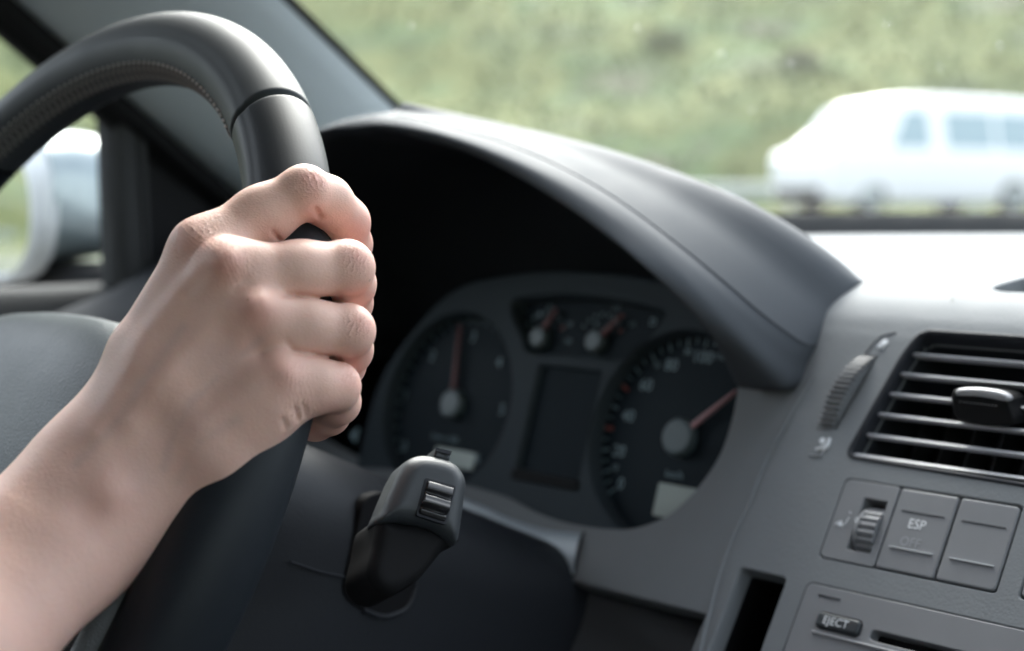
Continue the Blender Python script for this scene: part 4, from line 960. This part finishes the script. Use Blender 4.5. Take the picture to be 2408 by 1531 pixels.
# bonnet out in front, below the line of sight
mb = MB(); mb.loft([[np.array([XM+u*(.74-.05*v), 1.13+v*.75-(.10*u*u if v < .5 else .2*u*u*v)-.32*abs(u)**2.2*(1-v), -.045-.05*v-.12*v*v-.04*u*u]) for u in np.linspace(-1, 1, 24)] for v in np.linspace(0, 1, 12)]); mb.build('bonnet', M['silver'], body)
# roof, floor, back, flanks
zr = f_top[2]+.03
mb = MB(); mb.loft([[np.array([XM+u*.66, y, zr+.05*(1-u*u)*k]) for u in np.linspace(-1, 1, 16)] for y, k in ((f_top[1]+.13, .3), (f_top[1]-.05, .7), (-.3, 1), (-.8, 1), (-1.3, .8))]); mb.loft([[np.array([XM+u*.70, y, zr+.03+.06*(1-u*u)*k]) for u in np.linspace(-1, 1, 16)] for y, k in ((f_top[1]+.13, .3), (f_top[1]-.05, .7), (-.3, 1), (-.8, 1), (-1.3, .8))][::-1]); mb.build('roof', M['lining'], body)
mb = MB(); mb.box((XM, -.1, -.95), (1, 0, 0), (0, 1, 0), (0, 0, 1), .78, 1.25, .02); mb.build('floor', M['carpet'], body)
mb = MB(); mb.box((XM, 1.10, -.52), (1, 0, 0), (0, 1, 0), (0, 0, 1), .78, .02, .45); mb.build('bulkhead', M['black'], body)
mb = MB(); mb.box((XM, -1.32, -.30), (1, 0, 0), (0, 1, 0), (0, 0, 1), .74, .03, .68); mb.build('blocking_tailgate', M['doorgrey'], body)  # unseen rear, made solid up to the roof to block light from behind
# doors
def door(sx):
    X = lambda x: x if sx < 0 else 2*XM-x
    if sx < 0: t = thing('driver_door', 'grey driver door with upright window post behind the wheel', 'car door', (-.93, .2, -.6))
    else: t = thing('passenger_door', 'grey passenger door out of view behind the camera', 'car door', (2*XM+.93, .2, -.6))
    zs = -.051; mb = MB(); sec = [(-.985, -.62), (-.985, zs-.02), (-.975, zs-.004), (-.955, zs), (-.915, zs-.0005), (-.895, zs-.008), (-.885, zs-.03), (-.880, -.2), (-.885, -.62)]
    mb.loft([[np.array([X(a), y, b]) for a, b in sec] for y in np.linspace(-1.0, .66, 12)], cap=True); mb.build('door_panel', M['doorgrey'], t, angle=60, recalc=True)
    q = lambda x, y: hx(x, y, -.905)
    b0_, b1_, t0_ = q(268, 712), q(335, 712), q(262, 190)
    mb = MB(); yA, yB = b0_[1], b1_[1]; mb.slab(GPlane((X(-.905), 0, 0), (0, 1, 0), (0, 0, 1)), round_poly([(yA, zs-.02), (yB, zs-.02), (yB-.006, .30), (yA-.006, .30)], .003), -.016, .016, .004, back=True, steps=4); mb.build('window_post', M['doorgrey'], t, angle=50, recalc=True)
    if sx < 0:
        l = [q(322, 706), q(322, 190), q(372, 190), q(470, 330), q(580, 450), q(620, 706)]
        mb = MB(); mb.slab(GPlane((-.903, 0, 0), (0, 1, 0), (0, 0, 1)), [(p[1], p[2]) for p in l], -.004, .004, .001, back=True); mb.build('corner_panel', M['black'], t, recalc=True)  # corner trim in black, the door's shadow put into its colour
    # frame over the glass
    path = [pill(u)[1]+np.array([-.03, -.012, .004]) for u in np.linspace(.0, .95, 12)]+[np.array([-.85, y, zr-.015]) for y in (-.2, -.6, -.95)]
    mb = MB(); mb.tube([np.array([X(p[0]), p[1], p[2]]) for p in path], .015, 10); mb.build('window_frame', M['rubber'], t)
    top = [np.array([-.85, -.95, zr-.015])]+[p for p in path[::-1]]
    pts = [np.array([-.905, -.98, zs-.01])]+path[::-1]+[np.array([-.905, .62, zs-.01])]
    mb = MB(); mb.v += [np.array([X(p[0]-.006), p[1], p[2]]) for p in pts]; mb.f.append(tuple(range(len(pts)))); mb.build('window', M['sideglass' if sx < 0 else 'fill_tint'], t, smooth=False)
    return t
door(-1); door(1)
# seats
for X0, lb in ((-.50, 'driver seat with dark cloth behind the steering wheel'), (.14, 'passenger seat with dark cloth beside the driver seat')):
    t = thing('front_seat', lb, 'seat', (X0, -.3, -.95), group='front seats')
    sec = round_poly([(-.24, -.07), (.24, -.07), (.24, .07), (-.24, .07)], .05, 5)
    mb = MB(); mb.loft([[np.array([X0+a*f, -.28-.25*k, -.46+b]) for a, b in sec] for k, f in ((-1, .8), (-.9, .97), (0, 1), (1, 1))], close_u=True, cap=True); mb.build('cushion', M['seat'], t, recalc=True)
    mb = MB(); mb.loft([[np.array([X0+a*f, -.58-.20*k+b, -.42+.60*k]) for a, b in sec] for k, f in ((0, 1), (.5, 1), (.9, .9), (1, .7))], close_u=True, cap=True); mb.build('backrest', M['seat'], t, recalc=True)

# ------------------------------------------------------------------ door mirror
mir = thing('door_mirror', 'silver door mirror outside the driver window', 'door mirror', (-1.15, .55, -.05))
MP = GPlane((-1.075, 0, 0), (0, 1, 0), (0, 0, 1))
def mhit(x, y, X): p = hx(*z9(x, y), X); return p
rimR = mhit(250, 750, -1.065); print('mirror rim', rimR, mhit(790, 320, -1.075), mhit(800, 1085, -1.075), mhit(0, 1270, -1.10), mhit(60, 640, -1.12))
zt_ = mhit(640, 250, -1.08)[2]; zb_ = mhit(300, 1180, -1.08)[2]; y0_ = rimR[1]+.010
def msec(y, gx, gz, dz=0, x1=-1.070, n=64, sl=0.0, low=.60):
    x0 = -1.305; cx_ = (x0+x1)/2; hw = (x1-x0)/2*gx; cz = (zt_+zb_)/2+dz; hh = (zt_-zb_)/2*gz; row = []
    for k in range(n):
        t = 2*math.pi*k/n; c, s = math.cos(t), math.sin(t); a = math.copysign(abs(c)**.55, c)*hw; b = math.copysign(abs(s)**(.60 if s > 0 else low), s)*hh
        row.append(np.array([cx_+a, y-.10*(cx_+a+1.07)*0+sl*b, cz+b]))
    return row
rows = [msec(y0_+.006, 1.0, 1.0), msec(y0_+.03, 1.01, 1.03, .003), msec(y0_+.06, 1.0, 1.0, .004), msec(y0_+.085, .97, .92, .003), msec(y0_+.103, .88, .78, .002), msec(y0_+.112, .70, .55), msec(y0_+.115, .3, .25)]
MB().loft(rows, close_u=True, cap=False).build('housing', M['silver'], mir, angle=60, recalc=True)
MB().loft([msec(y0_, .84, .90, -.012, low=.95), msec(y0_-.008, .90, .97, -.012, low=.95), msec(y0_-.003, .985, 1.10, -.010, low=.95), msec(y0_+.010, 1.003, 1.09, -.008, low=.9)], close_u=True).build('mirror_rim', M['chrome_rim'], mir, angle=60, recalc=True)
MB().loft([msec(y0_+.0005, .845, .905, -.012, low=.95), msec(y0_+.006, .84, .90, -.012, low=.95), msec(y0_+.012, .83, .89, -.012, low=.95)], close_u=True).build('inner_rim', M['rubber'], mir)
gy = y0_+.009; base = msec(gy, .842, .902, -.012, low=.95)
tilt = np.array([p+np.array([0, (p[0]+1.18)*-.10+(p[2]-.02)*.04, 0]) for p in base]); g_ = MB(); g_.v += list(tilt); g_.f.append(tuple(range(len(tilt)))); g_.build('mirror_glass', M['mirror'], mir, smooth=False)
mb = MB(); mb.loft([[np.array([x, y0_+.02+a, zb_-.012+b]) for a, b in round_poly([(-.005, -.010), (.085, -.010), (.075, .014), (.0, .014)], .006, 4)] for x in (-1.25, -1.12, -1.06, -.985)], close_u=True, cap=True); mb.build('bracket', M['rubber'], mir, angle=60, recalc=True)

# ------------------------------------------------------------------ outdoors: laid out along the line of sight over the left wing
EY = np.array([-math.sin(YAW), math.cos(YAW), 0]); EX = np.array([math.cos(YAW), math.sin(YAW), 0])
def E(r, d, z): return EX*r+EY*d+np.array([0, 0, z])
def noise2(x, y, s): return (np.sin(x*1.3/s+2.1*np.sin(y*.7/s))+np.sin(y*1.7/s+1.3*np.sin(x*.9/s+1.0)))*.5
def ground_z(r, d):
    z = -1.22
    z += 1.16*np.clip((d-14.5)/6.0, 0, 1)**1*(1)
    h = np.clip(d-32.0, 0, None); z = z+h*.62*np.clip(h/3.0, 0, 1)-np.clip(h-46, 0, None)*.60
    z += np.clip(h/6, 0, 1)*(.35*noise2(r, d, 2.2)+.9*noise2(r+5, d, 7.0))
    h2 = np.clip(-d-30.0, 0, None); z += np.clip(h2*.4, 0, 14)
    return z
def sheet(name, r_, d_, dz, m_, kind='structure'):
    R_, D_ = np.meshgrid(r_, d_); Z = ground_z(R_, D_)+dz; mb = MB(); mb.loft([[E(R_[i, j], D_[i, j], Z[i, j]) for j in range(R_.shape[1])] for i in range(R_.shape[0])])
    o = mb.build(name, m_, angle=None); o['kind'] = kind; return o
def blotch(name, cols, scale, rough=.95):
    m_ = bpy.data.materials.new(name); m_.use_nodes = True; n = m_.node_tree.nodes; l = m_.node_tree.links; b = n['Principled BSDF']; b.inputs['Roughness'].default_value = rough; b.inputs['Specular IOR Level'].default_value = .2
    tc = n.new('ShaderNodeTexCoord'); no = n.new('ShaderNodeTexNoise'); no.inputs['Scale'].default_value = scale; no.inputs['Detail'].default_value = 3; no.inputs['Roughness'].default_value = .5; mp = n.new('ShaderNodeMapping'); mp.inputs['Scale'].default_value = (1, 1, 2.3); l.new(tc.outputs['Object'], mp.inputs[0]); l.new(mp.outputs[0], no.inputs['Vector'])
    cr = n.new('ShaderNodeValToRGB'); e = cr.color_ramp.elements
    while len(e) < len(cols): e.new(.5)
    for k, (p, c) in enumerate(cols): e[k].position = p; e[k].color = (*c, 1)
    l.new(no.outputs[0], cr.inputs[0]); l.new(cr.outputs[0], b.inputs['Base Color']); return m_
mg = blotch('embankment grass', [(.30, (0.092, 0.109, 0.061)), (.42, (0.113, 0.135, 0.057)), (.50, (0.145, 0.154, 0.063)), (.58, (0.101, 0.141, 0.063)), (.68, (0.132, 0.128, 0.088)), (.80, (0.092, 0.098, 0.074))], .26)
ma = mat('asphalt', (.075, .076, .078), .85, var=.15, var_scale=2); mv = blotch('verge', [(.35, (.10, .11, .085)), (.55, (.14, .15, .12)), (.7, (.09, .12, .06))], .8)
dn = np.r_[np.linspace(-300, -60, 7), np.linspace(-50, 14, 14), np.linspace(14.5, 34, 22), np.linspace(35, 80, 46), np.linspace(90, 600, 12)]; rn = np.r_[np.linspace(-500, -100, 10), np.linspace(-95, 60, 90), np.linspace(80, 500, 10)]
sheet('ground', rn, dn, 0, mg)
sheet('road', np.linspace(-120, 120, 30), np.r_[np.linspace(-14, 14, 5), 14.4], .006, ma)
sheet('verge', np.linspace(-120, 120, 40), np.linspace(14.5, 20.5, 13), .008, mv)
sheet('carriageway', np.linspace(-120, 120, 30), np.linspace(20.6, 29.5, 6), .010, ma)
pm = mat('road paint', (.75, .75, .73), .7); mb = MB()
for d_ in (21.2, 28.8): mb.loft([[E(r, d_+e, float(ground_z(np.array(r), np.array(d_)))+.016) for r in np.linspace(-100, 100, 12)] for e in (0, .14)])
o = mb.build('road_marking', pm); o['kind'] = 'structure'
# tufts of grass all over the near face of the bank
nt_ = 14000; rr = rng.uniform(-26, 24, nt_); dd = 32.3+rng.random(nt_)**1.4*26; zz = ground_z(rr, dd); hgt = rng.uniform(.08, .22, nt_); vs = []; fs = []
mgt = blotch('grass tufts', [(.30, (0.099, 0.118, 0.063)), (.45, (0.119, 0.141, 0.061)), (.55, (0.148, 0.155, 0.065)), (.70, (0.107, 0.145, 0.067)), (.85, (0.134, 0.128, 0.088))], .24)
for i in range(nt_):
    a = rng.uniform(0, 6.28); w_ = hgt[i]*.45; p = E(rr[i], dd[i], zz[i]-.03); u = np.array([math.cos(a), math.sin(a), 0])*w_; ln = np.array([rng.normal()*.08, rng.normal()*.08, hgt[i]])
    k = len(vs); vs += [p-u, p+u, p+u*.7+ln*.8, p+ln*1.1+u*.1, p-u*.8+ln*.75]; fs.append((k, k+1, k+2, k+3, k+4))
gt = link_mesh('grass', vs, fs, mgt, smooth=False); gt['kind'] = 'stuff'
# low bushes that show as darker or greyer patches
def bush(x, y, d_, size, col, lb):
    p0 = ray(x, y); k = d_/(p0@EY); r_ = float((p0*k)@EX); z_ = float(ground_z(np.array(r_), np.array(d_)))
    vs = []; fs = []
    for i in range(420):
        q = rng.normal(size=3); q /= np.linalg.norm(q); q *= rng.random()**.4; c = E(r_, d_, z_)+np.array([q[0]*size, q[1]*size, abs(q[2])*size*.75+.03])
        a = rng.normal(size=3); a /= np.linalg.norm(a); b_ = np.cross(a, rng.normal(size=3)); b_ /= np.linalg.norm(b_); s = size*rng.uniform(.07, .14); k2 = len(vs); vs += [c-a*s, c+b_*s*.6, c+a*s, c-b_*s*.6]; fs.append((k2, k2+1, k2+2, k2+3))
    o = link_mesh('bush', vs, fs, mat('bush leaves', col, .8, var=.3, var_scale=3), smooth=False); o['label'] = lb; o['category'] = 'bush'; o['group'] = 'bushes on the embankment'
bush(1560, 255, 40, .75, (.15, .165, .085), 'small dark bush on the slope, at the left of the three bushes')
bush(1790, 100, 46, .9, (.14, .165, .08), 'small dark bush highest on the slope')
bush(1880, 285, 38, .7, (.14, .145, .09), 'grey green bush on the slope just above the white van')
# ------------------------------------------------------------------ crash barrier behind the van
gr = thing('crash_barrier', 'grey steel crash barrier along the foot of the green bank', 'crash barrier', E(0, 30.6, -.05))
steel = mat('galvanised steel', (.34, .37, .37), .5, metal=.4)
prf = [(0, .72), (.05, .68), (.05, .62), (.0, .58), (0, .54), (.05, .50), (.05, .44), (0, .40)]
mb = MB(); mb.loft([[E(r, 30.6-a, -.10+b) for a, b in prf] for r in np.linspace(-45, 45, 40)]); mb.build('beam', steel, gr, angle=40)
for k in range(22):
    mb = MB(); mb.box(E(-42+k*4, 30.68, .20), EX, EY, (0, 0, 1), .05, .06, .36); mb.build('post', steel, gr, angle=30)
# ------------------------------------------------------------------ the white van
VD = 24.3; th_v = rad(24)
vl = P(1755, 460, 1.0); sc_ = VD/(vl@EY); vx0 = float((vl*sc_)@EX); vz = -.055
AX = EX*math.cos(th_v)+EY*math.sin(th_v); AY = -EX*math.sin(th_v)+EY*math.cos(th_v)      # AX runs from nose to tail
VO = E(vx0+.85, VD-.1, vz)
van = thing('van', 'white minibus driving left on the road beyond the windscreen', 'van', VO+AX*2.4)
def V(x, y, z): return VO+AX*x+AY*y+np.array([0, 0, z])
white = mat('white van paint', (.80, .81, .82), .3, coat=.6); vglass = mat('van window glass', (.26, .36, .40), .08); vdark = mat('van dark trim', (.03, .03, .03), .6); lamp = mat('headlamp lens', (.75, .78, .80), .08, coat=1)  # window glass coloured pale to stand in for reflections
XS = [(0.0, .74, .40, .90), (.04, .84, .30, 1.02), (.13, .89, .24, 1.08), (.34, .91, .22, 1.15), (.50, .92, .22, 1.24), (.80, .91, .22, 1.50), (1.08, .90, .22, 1.84), (1.35, .89, .22, 1.98), (1.8, .89, .22, 2.03), (2.6, .89, .22, 2.05), (3.8, .89, .22, 2.05), (4.6, .89, .22, 2.02), (4.78, .87, .34, 1.95), (4.84, .80, .45, 1.80)]
rows = []
for x, hw, zb2, zt2 in XS:
    belt = min(1.05, zt2-.08); top = hw-.20*max(0, (zt2-1.05))
    rows.append([V(x, y, z) for y, z in round_poly([(-hw*.96, zb2), (hw*.96, zb2), (hw, belt*.7), (hw, belt), (top, zt2), (-top, zt2), (-hw, belt), (-hw, belt*.7)], [.08, .08, .1, .05, .16, .16, .05, .1], 4)])
MB().loft(rows, close_u=True, cap=True).build('van_body', white, van, angle=40, recalc=True)
def sidey(z): return .89-.20*max(0, z-1.05)*(.89/.89)+.006
def pane(pts, nm='side_window'):
    for s in (-1, 1):
        mb = MB(); vs = [V(x, s*(sidey(z)), z) for x, z in round_poly(pts, .06, 4)]; vs2 = [V(x, s*(sidey(z)-.03), z) for x, z in round_poly(pts, .06, 4)]
        mb.loft([vs, vs2], close_u=True, cap=True); mb.build(nm, vglass, van, smooth=False, recalc=True)
pane([(1.25, 1.14), (2.1, 1.14), (2.1, 1.78), (1.62, 1.78)]); pane([(2.42, 1.14), (3.50, 1.14), (3.50, 1.78), (2.42, 1.78)]); pane([(3.58, 1.14), (4.55, 1.14), (4.50, 1.78), (3.58, 1.78)])
mb = MB(); mb.loft([[V(.60+.50*v-.02, y*(.76-.06*v), 1.24+.60*v+.012) for y in np.linspace(-1, 1, 8)] for v in np.linspace(0, 1, 6)]); mb.build('front_window', mat('van screen painted reflection', (.55, .58, .60), .1), van)  # pale base colour stands in for the screen's reflection
mb = MB(); mb.slab(GPlane(V(.0, 0, .40), -AY, (0, 0, 1)), round_poly([(-.62, -.10), (.62, -.10), (.62, .08), (-.62, .08)], .04), -.06, .05, .02); mb.build('bumper', vdark, van)
for s in (-1, 1):
    mb = MB(); rows = [[V(.06+q*.10, s*(.62+.15*math.cos(t)*c), .74+.11*math.sin(t)*c) for t in np.linspace(0, 2*math.pi, 18, endpoint=False)] for q, c in ((-1.0, .25), (-.8, .8), (-.3, 1), (.8, 1))]; mb.loft(rows, close_u=True, cap=True); mb.build('headlight', lamp, van, recalc=True)
for x in (.85, 3.95):
    for s in (-1, 1):
        mb = MB(); c = V(x, s*.80, .32); ax_ = AY*s
        def ring(r, h): return [c+ax_*h+AX*r*math.cos(t)+np.array([0, 0, r*math.sin(t)]) for t in np.linspace(0, 2*math.pi, 28, endpoint=False)]
        mb.loft([ring(.25, -.12), ring(.305, -.12), ring(.315, -.10), ring(.315, .06), ring(.305, .08), ring(.22, .09)], close_u=True, cap=True); wh = mb.build('wheel', M['rubber'], van, angle=40, recalc=True)
        mb = MB(); mb.loft([ring(.215, .092), ring(.19, .098), ring(.06, .085), ring(.03, .10)], close_u=True, cap=True); mb.build('rim', steel, wh, angle=40, recalc=True)
